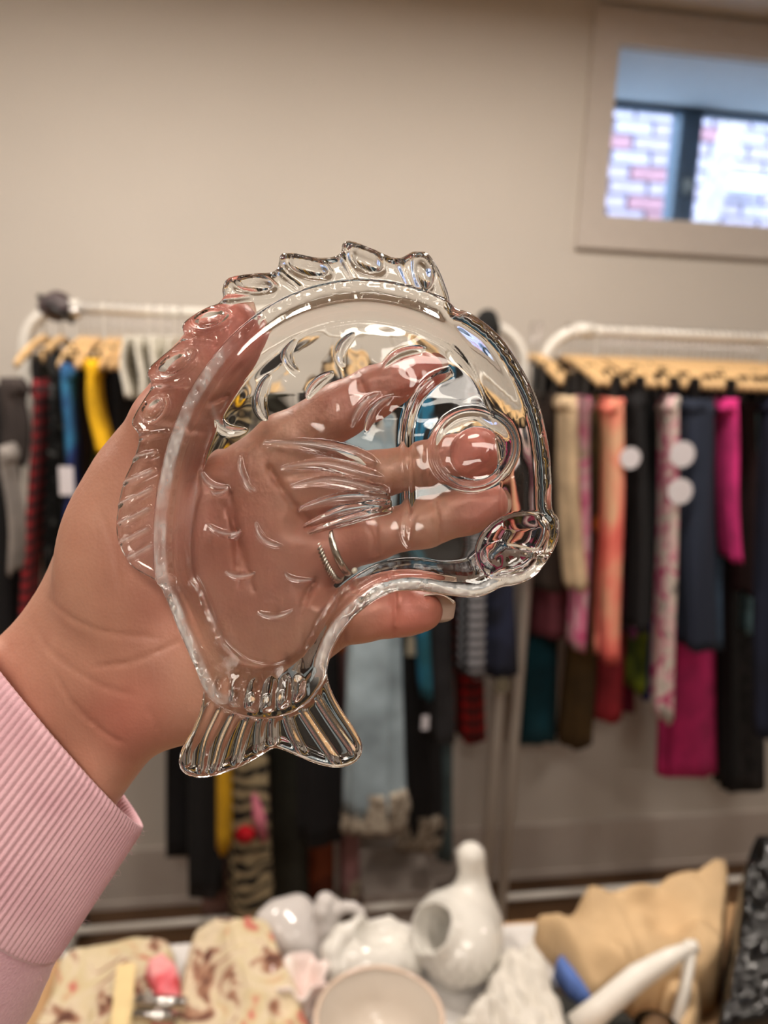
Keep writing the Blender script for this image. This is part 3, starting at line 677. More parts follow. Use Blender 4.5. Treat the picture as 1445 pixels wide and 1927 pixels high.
def swan_sitting():
    b0 = onZ(700, 1870, T0+.001); c = at(712, 1806, .93); c[2] = max(c[2], T0+.033)
    g = empty('swan_dish', (c[0], c[1], T0), 'white ceramic swan dish with curled neck, behind the cream cup', 'dish')
    v = Vol((c[0]-.09, c[1]-.08, T0-.004), (c[0]+.08, c[1]+.08, c[2]+.075), .0022)
    Fb = v.ell(c, (.055, .046, .036)); Fb = smin(Fb, v.cap((c[0], c[1], T0+.006), (c[0], c[1], T0+.01), .03, .028), .01)
    P = [at(655, 1842, .915), at(630, 1822, .91), at(626, 1790, .915), at(645, 1760, .925), at(680, 1742, .935), at(705, 1752, .935), at(712, 1775, .925)]
    Fb = smin(Fb, v.chain(P, [.018, .016, .0135, .012, .0105, .011, .006], .006), .006)
    Fb = np.maximum(Fb, -v.ell(c+np.array([.008, .004, .034]), (.036, .026, .022)))
    P = [at(690, 1748, .985), at(730, 1742, .99), at(770, 1758, .985)]
    Fb = smin(Fb, v.chain(P, [.010, .011, .010], .004), .008)
    Fb = np.maximum(Fb, T0+.0006-v.Z)
    w = .0006*np.sin((v.X-c[0])*380+(v.Z-c[2])*300)*np.exp(-((v.X-c[0]-.03)/.03)**2)
    V, Fc = v.out(Fb+w.astype(np.float32)); mesh('body', V, Fc, M_porc, g)
swan_sitting()
def swan_fallen():
    c = at(562, 1758, .985); g = empty('swan_vase', (c[0], c[1], T0), 'white ceramic swan vase lying tipped with a looped neck, leftmost of the ceramics', 'vase')
    v = Vol((c[0]-.095, c[1]-.09, T0-.004), (c[0]+.1, c[1]+.09, c[2]+.07), .0019)
    R = np.array([[.86, 0, .5], [0, 1, 0], [-.5, 0, .86]])
    Fb = v.ell(c, (.056, .042, .034), R)
    Fb = smin(Fb, v.chain([at(495, 1728, .97), at(520, 1722, .98), at(560, 1712, .995)], [.008, .014, .018], .006), .014)
    Fb = smin(Fb, v.cap((c[0]+.01, c[1], T0+.01), (c[0]+.01, c[1], c[2]-.03), .028, .03), .015)
    Fb = np.maximum(Fb, -v.chain([at(532, 1716, .950), at(566, 1722, .945), at(592, 1745, .942)], [.010, .013, .009], .004))
    P = [at(590, 1785, .975), at(612, 1750, .965), at(606, 1715, .965), at(612, 1698, .97), at(628, 1704, .975)]
    Fb = smin(Fb, v.chain(P, [.018, .013, .0115, .0115, .010], .004), .005)
    q = [at(655+27*math.cos(a), 1737+31*math.sin(a), .965) for a in np.linspace(2.2, 7.9, 11)]
    Fb = smin(Fb, v.chain(q, [.0068]*11, .002), .003)
    Fb = np.maximum(Fb, T0+.0006-v.Z)
    V, Fc = v.out(Fb); mesh('body', V, Fc, plain('grey_white_glaze', (198, 193, 190), .14, var=.05, nscale=10), g)
swan_fallen()
# ruffled dish with pink tint
c = onZ(565, 1862, T0+.03); g = empty('ruffled_vase', (c[0], c[1], T0), 'white and pale pink ruffled ceramic vase left of the cream cup', 'vase')
V, Fc = lathe([(0, .001), (.018, .001), (.02, .006), (.014, .016), (.02, .03), (.027, .042), (.031, .052), (.028, .0525), (.022, .044), (.015, .03), (0, .02)], (c[0], c[1], T0), 60)
V = [(c[0]+(x-c[0])*(1+.13*math.sin(7*math.atan2(y-c[1], x-c[0]))*max(0, (z-T0)/.052)), c[1]+(y-c[1])*(1+.13*math.sin(7*math.atan2(y-c[1], x-c[0]))*max(0, (z-T0)/.052)), z+.004*math.sin(5*math.atan2(y-c[1], x-c[0]))*(z > T0+.03)) for x, y, z in V]
mesh('body', V, Fc, M_porcp, g)
# cream cup
c = onZ(714, 1915, T0+.075); g = empty('cup', (c[0], c[1], T0), 'round cream glazed cup with wide open rim at the bottom centre', 'cup')
mesh('bowl', *lathe([(0, .001), (.032, .001), (.033, .006), (.03, .008), (.048, .022), (.060, .045), (.066, .072), (.0675, .076), (.0655, .0775), (.063, .075), (.057, .047), (.045, .026), (.028, .014), (0, .011)], (c[0], c[1], T0), 64), M_cream, g)
V, Fc = lathe([(.0655+.0028*math.cos(a), .0765+.0018*math.sin(a)) for a in np.linspace(0, 2*math.pi, 9)], (c[0], c[1], T0), 64)
mesh('rim', V, Fc, plain('tan_rim_glaze', (206, 184, 166), .15), g)
# white box top, white cloth
drape('white_cloth', [(960, 1830, T0+.05), (900, 1880, T0+.05), (1000, 1800, T0+.045), (860, 1920, T0+.04), (1010, 1900, T0+.03), (940, 1960, T0+.04)],
      [(930, 1862, T0), (960, 1838, T0), (1000, 1830, T0), (1035, 1880, T0), (1060, 2000, T0), (850, 2000, T0), (895, 1930, T0)], fabric('white_linen', (208, 203, 194), .02), 'crumpled white cloth right of the tall swan', 'cloth', 13, .009, 55)
# tan bag
M_kraft = plain('tan_suede', (200, 170, 130), .8, var=.07, nscale=12, b=.3)
drape('suede_bag', [(1018, 1722, T0+.05), (1070, 1716, T0+.062), (1115, 1670, T0+.092), (1195, 1652, T0+.105), (1205, 1720, T0+.07), (1290, 1655, T0+.1), (1375, 1625, T0+.11), (1150, 1770, T0+.08), (1120, 1850, T0+.035), (1245, 1760, T0+.06), (1330, 1760, T0+.085), (1330, 1840, T0+.06), (1220, 1850, T0+.05)],
      [(1006, 1716, T0+.05), (1062, 1712, T0+.062), (1112, 1664, T0+.09), (1190, 1647, T0+.105), (1300, 1634, T0+.1), (1372, 1614, T0+.11), (1365, 1760, T0+.06), (1345, 1880, T0+.02), (1250, 1890, T0+.02), (1150, 1900, T0+.01), (1105, 1880, T0+.015), (1050, 1790, T0+.03)], M_kraft, 'tan folded suede bag lying behind the white stand', 'bag', 21, .004, 30, edge=.008)
drape('tan_pouch', [(1275, 1870, T0+.05), (1310, 1880, T0+.05), (1290, 1920, T0+.045)], [(1235, 1885, T0), (1280, 1868, T0), (1312, 1893, T0), (1310, 1990, T0), (1262, 1990, T0)],
      M_kraft, 'small tan pouch at the bottom, right of the glass', 'pouch', 23, .003, 40, z0=T0+.0022)
drape('blue_cloth', [(1060, 1832, T0+.03), (1085, 1860, T0+.028), (1110, 1885, T0+.02)], [(1040, 1842, T0), (1062, 1830, T0), (1098, 1868, T0), (1128, 1902, T0), (1100, 1905, T0), (1060, 1875, T0)],
      fabric('cornflower_cloth', (84, 112, 178)), 'cornflower blue cloth corner under the tan bag', 'cloth', 25, .002, 60, edge=.006, z0=T0+.003)
drape('dark_cloth', [(1050, 1870, T0+.012), (1090, 1910, T0+.014)], [(1030, 1850, T0), (1060, 1882, T0), (1110, 1916, T0), (1180, 1922, T0), (1200, 1990, T0), (1070, 1990, T0)],
      fabric('charcoal_green', (40, 40, 36)), 'dark cloth between the white cloth and the white stand', 'cloth', 27, .002, 60, edge=.006, z0=T0+.0031)
# black sequinned garment
mseq, nt, p = newmat('black_sequins'); uv = coord(nt)
vo = N(nt, 'ShaderNodeTexVoronoi', Scale=260.0); nt.links.new(uv, vo.inputs['Vector'])
r = ramp(nt, vo.outputs['Distance'], [(.1, (26, 26, 28)), (.5, (5, 5, 6))]); nt.links.new(r.outputs[0], p.inputs['Base Color'])
p.inputs['Roughness'].default_value = .22; bump(nt, p, vo.outputs['Color'], .8, .002)
drape('sequin_dress', [(1440, 1590, T0+.19), (1410, 1630, T0+.165), (1390, 1700, T0+.14), (1500, 1590, T0+.19), (1460, 1700, T0+.15), (1385, 1800, T0+.11), (1450, 1820, T0+.12), (1380, 1900, T0+.085), (1400, 1960, T0+.08)],
      [(1400, 1604, T0+.165), (1384, 1680, T0+.14), (1372, 1780, T0+.11), (1358, 1880, T0+.075), (1352, 2010, T0+.03), (1640, 2030, T0), (1660, 1700, T0+.1), (1520, 1560, T0+.185), (1440, 1578, T0+.18)], mseq, 'black sequinned dress heaped at the bottom right corner', 'dress', 31, .007, 40, edge=.010)
# white stand: two bars meeting in a corner
g = empty('plate_stand', onZ(1200, 1900, T0), 'white enamelled folding stand in front of the tan bag', 'stand')
A = at(1086, 1935, .86); B = at(1200, 1838, .86); Cc = at(1300, 1782, .87); D = at(1268, 1945, .85)
def flatbar(P, w, t):
    V, Fc = tube(P, 1.0, 4); V = np.array(V).reshape(len(P), 4, 3); o = []
    for i, p in enumerate(P):
        for k in range(4):
            dv = V[i, k]-np.array(p); o.append(np.array(p)+dv*(w[i] if k % 2 == 0 else t))
    return np.array(o).reshape(-1, 3), Fc
mesh('long_arm', *tube([A, (A*.6+B*.4), B, B*.4+Cc*.6+np.array([0, 0, .002]), Cc], [.016, .014, .0135, .010, .006], 14), M_white, g)
mesh('short_arm', *tube([Cc, (Cc+D)/2+np.array([.003, 0, 0]), D], [.0065, .0065, .008], 12), M_white, g)
mesh('hinge', *tube([Cc+np.array([-.006, 0, 0]), Cc+np.array([.006, 0, 0])], .0075, 12), M_white, g)
# drinking glass
mcl, nt, p = newmat('clear_glass'); p.inputs['Transmission Weight'].default_value = 1; p.inputs['Roughness'].default_value = 0; p.inputs['IOR'].default_value = 1.48
c = onZ(1212, 1893, T0+.062)
o = mesh('drinking_glass', *lathe([(0, .001), (.021, .001), (.024, .02), (.026, .06), (.0255, .0615), (.0245, .06), (.0225, .02), (.019, .006), (0, .006)], (c[0], c[1]-.03, T0), 48), mcl); settle(o)
tag(o, 'small clear drinking glass in front of the white stand', 'glass')

# ---------------------------------------------------------------- the glass fish dish
DP = .225                                      # depth of its rim plane
def mmx(px, d=DP): return (px-W/2)*d/F*1000
def mmy(py, d=DP): return -(py-H/2)*d/F*1000
def mmp(L_, d=DP): return np.array([(mmx(a, d), mmy(b, d)) for a, b in L_])
S_px = [(856, 573), (845, 540), (828, 497), (806, 466), (778, 463), (748, 476), (705, 459), (662, 443), (643, 447), (637, 468), (600, 475), (545, 465), (523, 470), (514, 500), (470, 505),
        (425, 513), (412, 532), (410, 558), (380, 571), (346, 592), (334, 608), (336, 629), (300, 660), (275, 682), (267, 698), (275, 722), (262, 745), (244, 775), (238, 796), (252, 820), (240, 864), (222, 905), (212, 950), (208, 989), (212, 1021), (227, 1054), (244, 1073),
        (277, 1092), (296, 1106), (312, 1140), (332, 1190), (358, 1250), (374, 1295), (370, 1340), (355, 1378), (336, 1412), (328, 1440), (334, 1462), (358, 1473), (398, 1471), (450, 1452), (497, 1425), (515, 1418), (540, 1426),
        (590, 1447), (630, 1455), (660, 1449), (678, 1432), (680, 1408), (664, 1378), (640, 1342), (621, 1305), (614, 1272), (622, 1235), (644, 1192), (682, 1150), (730, 1121), (780, 1114), (830, 1121), (880, 1127),
        (912, 1124), (945, 1108), (975, 1103), (1010, 1086), (1034, 1056), (1050, 1028), (1057, 1000), (1055, 976), (1043, 955), (1042, 900), (1036, 835), (1017, 755), (987, 692), (942, 627), (890, 586)]
B_px = [(850, 568), (800, 545), (740, 530), (680, 524), (610, 532), (535, 558), (465, 603), (405, 662), (355, 735), (318, 820), (298, 900), (288, 970), (286, 1040), (293, 1105), (311, 1140), (331, 1190), (357, 1250), (378, 1297),
        (405, 1325), (445, 1345), (495, 1353), (545, 1343), (585, 1315), (612, 1272), (622, 1235), (644, 1192), (682, 1150), (730, 1121), (780, 1114), (830, 1121), (880, 1127),
        (912, 1124), (945, 1108), (975, 1103), (1010, 1086), (1034, 1056), (1050, 1028), (1057, 1000), (1055, 976), (1043, 955), (1042, 900), (1036, 835), (1017, 755), (987, 692), (942, 627), (890, 586)]
S_ = spline(mmp(S_px), 4, True); B_ = spline(mmp(B_px), 4, True)
FZ, TH = 13.0, 4.2
def fish_fields(gx, gy, dB, dS):
    glint = np.zeros_like(gx)  # mask for bright caught light painted into the glass as whitish tone
    rt = sstep(mmx(820), mmx(1000), gx)
    tl_ = sstep(mmy(1215), mmy(1285), gy)
    zf = 3.0*(1-sstep(-.7, .45, dB))+FZ*sstep(3.7, 9.2+6*rt+6*tl_, dB)+.5*sstep(2.6, 4.2, dB)
    zf = zf+.36*vnoise(gx*.7+9, gy*.7+9, 11)*sstep(-.3, 1, dB)*sstep(5, 3, dB)
    zb = 7.6+(FZ+TH-7.6)*sstep(1.8, 7.4+6*rt+5*tl_, dB)
    DF = DP+.012
    fx = lambda a, b: (mmx(a, DF), mmy(b, DF))
    fl = sstep(9, 13, dB)
    up = sstep(-12, 14, gy-gx*.25)                   # the back swells unevenly towards the fish's back and face
    zb = zb+(.5+.9*up)*vnoise(gx*.075+20, gy*.085+20, 4)*fl+.16*vnoise(gx*.24+20, gy*.24+20, 5)*fl*up
    zf = zf+(.45+.6*up)*vnoise(gx*.07+30, gy*.11+30, 6)*fl
    # eye
    ex, ey = fx(888, 845); r = np.hypot(gx-ex, gy-ey)
    zf = zf-2.2*np.exp(-((r-11.6)/1.0)**2)+1.5*np.exp(-(r/11)**4)
    ex, ey = fx(900, 852); r = np.hypot(gx-ex, gy-ey); zf = zf-2.4*np.sqrt(np.clip(1-(r/8.0)**2, 0, 1))
    # gill cover
    g_ = spline([fx(*q) for q in ((850, 697), (815, 712), (785, 745), (768, 790), (763, 840), (768, 900), (770, 950), (764, 1000), (772, 1030))], 4)
    d, _, _, t_ = poly_dist(gx, gy, g_, False); tp = np.clip(np.minimum(t_, 1-t_)*8, 0, 1)
    zf = zf-1.25*np.exp(-(d/1.15)**2)*(.25+.75*tp)*np.where((t_ > 0) & (t_ < 1), 1, .0)
    # pectoral fin rays
    for pts, w in (([(497, 833), (584, 838), (667, 856), (715, 880)], 2.3), ([(530, 880), (605, 874), (675, 890), (722, 903)], 2.1), ([(549, 915), (625, 904), (700, 920), (730, 928)], 2.0),
                   ([(563, 958), (638, 938), (712, 936), (732, 940)], 2.0), ([(573, 990), (646, 961), (717, 950), (735, 950)], 1.7), ([(580, 1003), (646, 981), (700, 965), (740, 960)], 1.4)):
        c_ = spline([fx(*q) for q in pts], 5); d, _, _, t_ = poly_dist(gx, gy, c_, False)
        ww = w*np.clip(np.sin(np.pi*np.clip(t_*.8+.06, 0, 1)), .15, 1)
        zf = zf-2.7*np.clip(1-(d/ww)**2, 0, 1)**.75*np.clip((1-t_)*3, 0, 1); glint = np.maximum(glint, .32*np.exp(-(d/(ww*.45))**2)*np.clip((1-t_)*2, 0, 1))
    # scale crescents
    for a, b, c, w in (((556, 635), (519, 672), (559, 698), 1.1), ((666, 625), (625, 655), (646, 687), 1.1), ((506, 704), (472, 752), (500, 790), 1.3), ((625, 701), (588, 720), (578, 748), 1.0), ((800, 655), (746, 655), (722, 690), 1.0),
                    ((715, 739), (672, 755), (663, 800), 1.0), ((738, 744), (690, 765), (690, 810), 1.0), ((408, 764), (400, 822), (462, 808), 1.4), ((376, 886), (390, 925), (428, 916), .9), ((395, 925), (415, 935), (428, 918), .7), ((449, 857), (452, 912), (478, 924), .8), ((389, 986), (420, 1016), (450, 1000), .9), ((425, 1012), (445, 1012), (450, 1000), .7),
                    ((479, 983), (484, 1025), (531, 1028), .8), ((421, 1076), (447, 1094), (479, 1079), 1.0), ((534, 1079), (545, 1098), (586, 1092), .8), ((481, 1152), (516, 1174), (551, 1148), 1.0)):
        A, Bq, Cq = (np.array(fx(*q)) for q in (a, b, c)); tt = np.linspace(0, 1, 12)[:, None]
        cv = A*(1-tt)**2+2*(Bq*1.0)*(1-tt)*tt+Cq*tt**2
        d, _, _, t_ = poly_dist(gx, gy, cv, False)
        ww = w*np.sqrt(np.clip(4*t_*(1-t_), .02, 1))
        ww = ww*.72; zf = zf-1.9*np.exp(-(d/ww)**2)*np.sqrt(np.clip(4*t_*(1-t_), 0, 1)); glint = np.maximum(glint, .5*np.exp(-(d/(ww*.7))**2)*(t_ > .02)*(t_ < .98))
    # mouth
    cx, cy = fx(968, 1028); an = math.radians(35); u = (gx-cx)*math.cos(an)+(gy-cy)*math.sin(an); v_ = -(gx-cx)*math.sin(an)+(gy-cy)*math.cos(an)
    q = (u/12.5)**2+(v_/9.5)**2
    zf = zf-4.0*np.clip(1-q, 0, 1)**.55*sstep(2, 6, dB)
    c_ = spline([fx(*q_) for q_ in ((925, 1048), (950, 1030), (985, 1035), (1022, 1048))], 5); d, _, _, t_ = poly_dist(gx, gy, c_, False)
    zf = zf+1.8*np.exp(-(d/1.1)**2)
    # tail: ribs and flutes
    rib = np.zeros_like(gx)
    tails = [((391, 1327), (352, 1395), (346, 1445)), ((416, 1333), (385, 1400), (374, 1462)), ((440, 1346), (415, 1400), (398, 1462)), ((468, 1351), (452, 1395), (440, 1447)), ((490, 1354), (485, 1385), (483, 1425)), ((510, 1356), (510, 1385), (512, 1415)),
             ((535, 1353), (548, 1390), (570, 1433)), ((561, 1338), (592, 1385), (634, 1447)), ((589, 1310), (625, 1365), (668, 1425))]
    for tpts in tails:
        c_ = spline(mmp(tpts), 6); d, _, _, t_ = poly_dist(gx, gy, c_, False)
        rib = np.maximum(rib, np.exp(-(d/.85)**2))
    tm = sstep(-.5, -2.5, dB)*np.where(gy < mmy(1290), 1, 0)
    zf = zf+tm*(1.7*sstep(.8, 4.0, dS)-2.2*rib*sstep(.6, 3, dS))
    fr = np.zeros_like(gx)
    for x_ in (432, 459, 487, 515, 543, 569):
        c_ = [fx(x_, 1282-abs(x_-505)*.18), fx(x_+(500-x_)*-.06, 1345-abs(x_-500)*.42)]
        d, _, _, t_ = poly_dist(gx, gy, np.array(c_), False); fr = np.maximum(fr, np.clip(1-(d/1.9)**2, 0, 1)**.7)
    zf = zf-2.0*fr*sstep(1.5, 4, dB)
    # dorsal fin teardrops
    fm = sstep(.2, -1.0, dB)*np.where(gy > mmy(1100), 1, 0)*np.where(gx < mmx(870), 1, 0)
    rel = np.zeros_like(gx)
    for cx, cy, a, b, an in ((474, 527, 46, 21, -10), (578, 493, 50, 25, -22), (692, 481, 42, 28, -38), (800, 507, 22, 40, 14), (390, 592, 38, 18, 12), (326, 678, 42, 18, 30), (284, 765, 32, 18, 45)):
        an = math.radians(an); X0, Y0 = mmx(cx), mmy(cy)
        u = (gx-X0)*math.cos(an)+(gy-Y0)*math.sin(an); v_ = -(gx-X0)*math.sin(an)+(gy-Y0)*math.cos(an)
        s_ = DP/F*1000; rr = np.sqrt((u/(a*s_))**2+(v_/(b*s_*(1-.25*np.clip(u/(a*s_), -1, 1))))**2)
        rel = rel-1.9*np.exp(-((rr-.86)/.12)**2)+2.4*np.clip(1-(rr/.75)**2, 0, 1)**.7
    zf = zf+fm*rel*sstep(.3, 2.2, dS)+fm*.7*sstep(1, 4, dS)
    for pts in (((412, 560), (465, 552)), ((516, 500), (560, 535)), ((638, 470), (668, 525)), ((748, 478), (775, 540)), ((337, 630), (395, 636)), ((276, 722), (345, 715)), ((250, 822), (305, 812))):
        d, _, _, t_ = poly_dist(gx, gy, mmp(pts), False); zf = zf-fm*1.5*np.exp(-(d/.8)**2)*(1-.5*t_)
    for pts in (((283, 851), (241, 862)), ((280, 886), (225, 909)), ((277, 920), (215, 951)), ((273, 957), (218, 986)), ((270, 996), (217, 1024)), ((277, 1028), (235, 1052))):
        d, _, _, t_ = poly_dist(gx, gy, mmp(pts), False); zf = zf-fm*2.0*np.exp(-(d/.62)**2); glint = np.maximum(glint, .45*fm*np.exp(-(d/.5)**2))
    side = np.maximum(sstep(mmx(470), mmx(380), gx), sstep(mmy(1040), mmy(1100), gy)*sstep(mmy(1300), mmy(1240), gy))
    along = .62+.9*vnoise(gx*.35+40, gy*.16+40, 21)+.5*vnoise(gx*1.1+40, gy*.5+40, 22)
    glint = np.maximum(glint, np.clip(along, .1, 1)*sstep(.2, .9, dB)*sstep(4.3, 3.5, dB)*side*np.where(gy > mmy(1325), 1, 0))  # rim's bright band of light, painted along left and bottom
    return zf, zb, glint
def fish():
    h = .42; lo = S_.min(0)-1; hi = S_.max(0)+1; n = np.ceil((hi-lo)/h).astype(int)+1
    gx, gy = np.meshgrid(lo[0]+np.arange(n[0])*h, lo[1]+np.arange(n[1])*h, indexing='ij')
    dS, nx, ny = sdist(gx, gy, S_); dB, _, _ = sdist(gx, gy, B_)
    out = dS <= .05
    zf, zb, glint = fish_fields(gx, gy, dB, dS)
    mid = (zf+zb)/2; hf = (zb-zf)/2
    edge_mid = 2.9+2.2*sstep(.3, -1.5, dB)
    t_ = np.clip(np.maximum(dS, 0)/2.6, 0, 1); rnd = np.sqrt(1-(1-t_)**2)
    F_ = edge_mid*(1-rnd)+zf*rnd; B2 = edge_mid*(1-rnd)+zb*rnd
    used = ~out; q = used[:-1, :-1] | used[1:, :-1] | used[:-1, 1:] | used[1:, 1:]
    vm = np.zeros(gx.shape, bool); vm[:-1, :-1] |= q; vm[1:, :-1] |= q; vm[:-1, 1:] |= q; vm[1:, 1:] |= q
    vi = np.full(gx.shape, -1); vi[vm] = np.arange(vm.sum())
    X = np.where(out, nx, gx)[vm]; Y = np.where(out, ny, gy)[vm]
    Zf = np.where(out, edge_mid, F_)[vm]; Zb = np.where(out, edge_mid, B2)[vm]; k = len(X); inn = (~out)[vm]
    bi = np.where(inn, np.arange(k)+k, np.arange(k))
    Q = np.argwhere(q); a = vi[Q[:, 0], Q[:, 1]]; b = vi[Q[:, 0]+1, Q[:, 1]]; c = vi[Q[:, 0]+1, Q[:, 1]+1]; e = vi[Q[:, 0], Q[:, 1]+1]
    f1 = np.stack([a, b, c, e], 1); f2 = bi[np.stack([a, e, c, b], 1)]
    P = np.concatenate([np.stack([X, Y, Zf], 1), np.stack([X, Y, Zb], 1)])/1000; P[:, 2] += DP
    Wp = cam2world(P)
    m, nt, p = newmat('pressed_glass'); p.inputs['Base Color'].default_value = (.985, 1, .99, 1); p.inputs['Transmission Weight'].default_value = 1
    p.inputs['Roughness'].default_value = 0; p.inputs['IOR'].default_value = 1.5
    uv = coord(nt); nz = N(nt, 'ShaderNodeTexNoise', Scale=55.0, Detail=1.0); nt.links.new(uv, nz.inputs['Vector']); bump(nt, p, nz.outputs['Fac'], .12, .004)
    at_ = nt.nodes.new('ShaderNodeAttribute'); at_.attribute_name = 'painted_glint'  # painted glints turn the clear glass whiter and rougher
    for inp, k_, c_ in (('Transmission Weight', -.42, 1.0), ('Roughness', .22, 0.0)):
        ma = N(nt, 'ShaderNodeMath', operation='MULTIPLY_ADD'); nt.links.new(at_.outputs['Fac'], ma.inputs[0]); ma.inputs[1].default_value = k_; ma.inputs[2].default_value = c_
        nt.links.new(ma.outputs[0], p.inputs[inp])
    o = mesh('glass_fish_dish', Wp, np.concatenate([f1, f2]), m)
    sc_ = o.data.attributes.new('painted_glint', 'FLOAT', 'POINT'); sc_.data.foreach_set('value', np.concatenate([np.where(out, 0, glint)[vm], np.zeros(k)]).astype(np.float32))
    c = Vector(cam2world(np.array([[mmx(505)/1000, mmy(1440)/1000, DP]]))[0]); o.data.transform(Matrix.Translation(-c)); o.location = c
    tag(o, 'clear pressed glass dish shaped like a curved fish, held up in the hand', 'dish')
    # welded edges: verts on the outline may coincide
    import bmesh
    bm = bmesh.new(); bm.from_mesh(o.data); bmesh.ops.remove_doubles(bm, verts=bm.verts, dist=2e-6)
    bmesh.ops.recalc_face_normals(bm, faces=bm.faces); bm.to_mesh(o.data); bm.free()
    o.data.polygons.foreach_set('use_smooth', [True]*len(o.data.polygons))
    return (lo, h, gx, gy, np.where(out, -99.0, B2))
FISH = fish()
def fish_back(x, y):
    """depth (m) of the dish's back at camera-plane x, y (m); small where there is no dish"""
    lo, h, gx, gy, Bz = FISH
    i = np.clip(np.round((x*1000-lo[0])/h).astype(int), 0, gx.shape[0]-1); j = np.clip(np.round((y*1000-lo[1])/h).astype(int), 0, gx.shape[1]-1)
    r = Bz[i, j]; ok = (x*1000 >= lo[0]) & (x*1000 <= lo[0]+h*(gx.shape[0]-1)) & (y*1000 >= lo[1]) & (y*1000 <= lo[1]+h*(gx.shape[1]-1))
    return np.where(ok & (r > -50), r/1000+DP, -1)

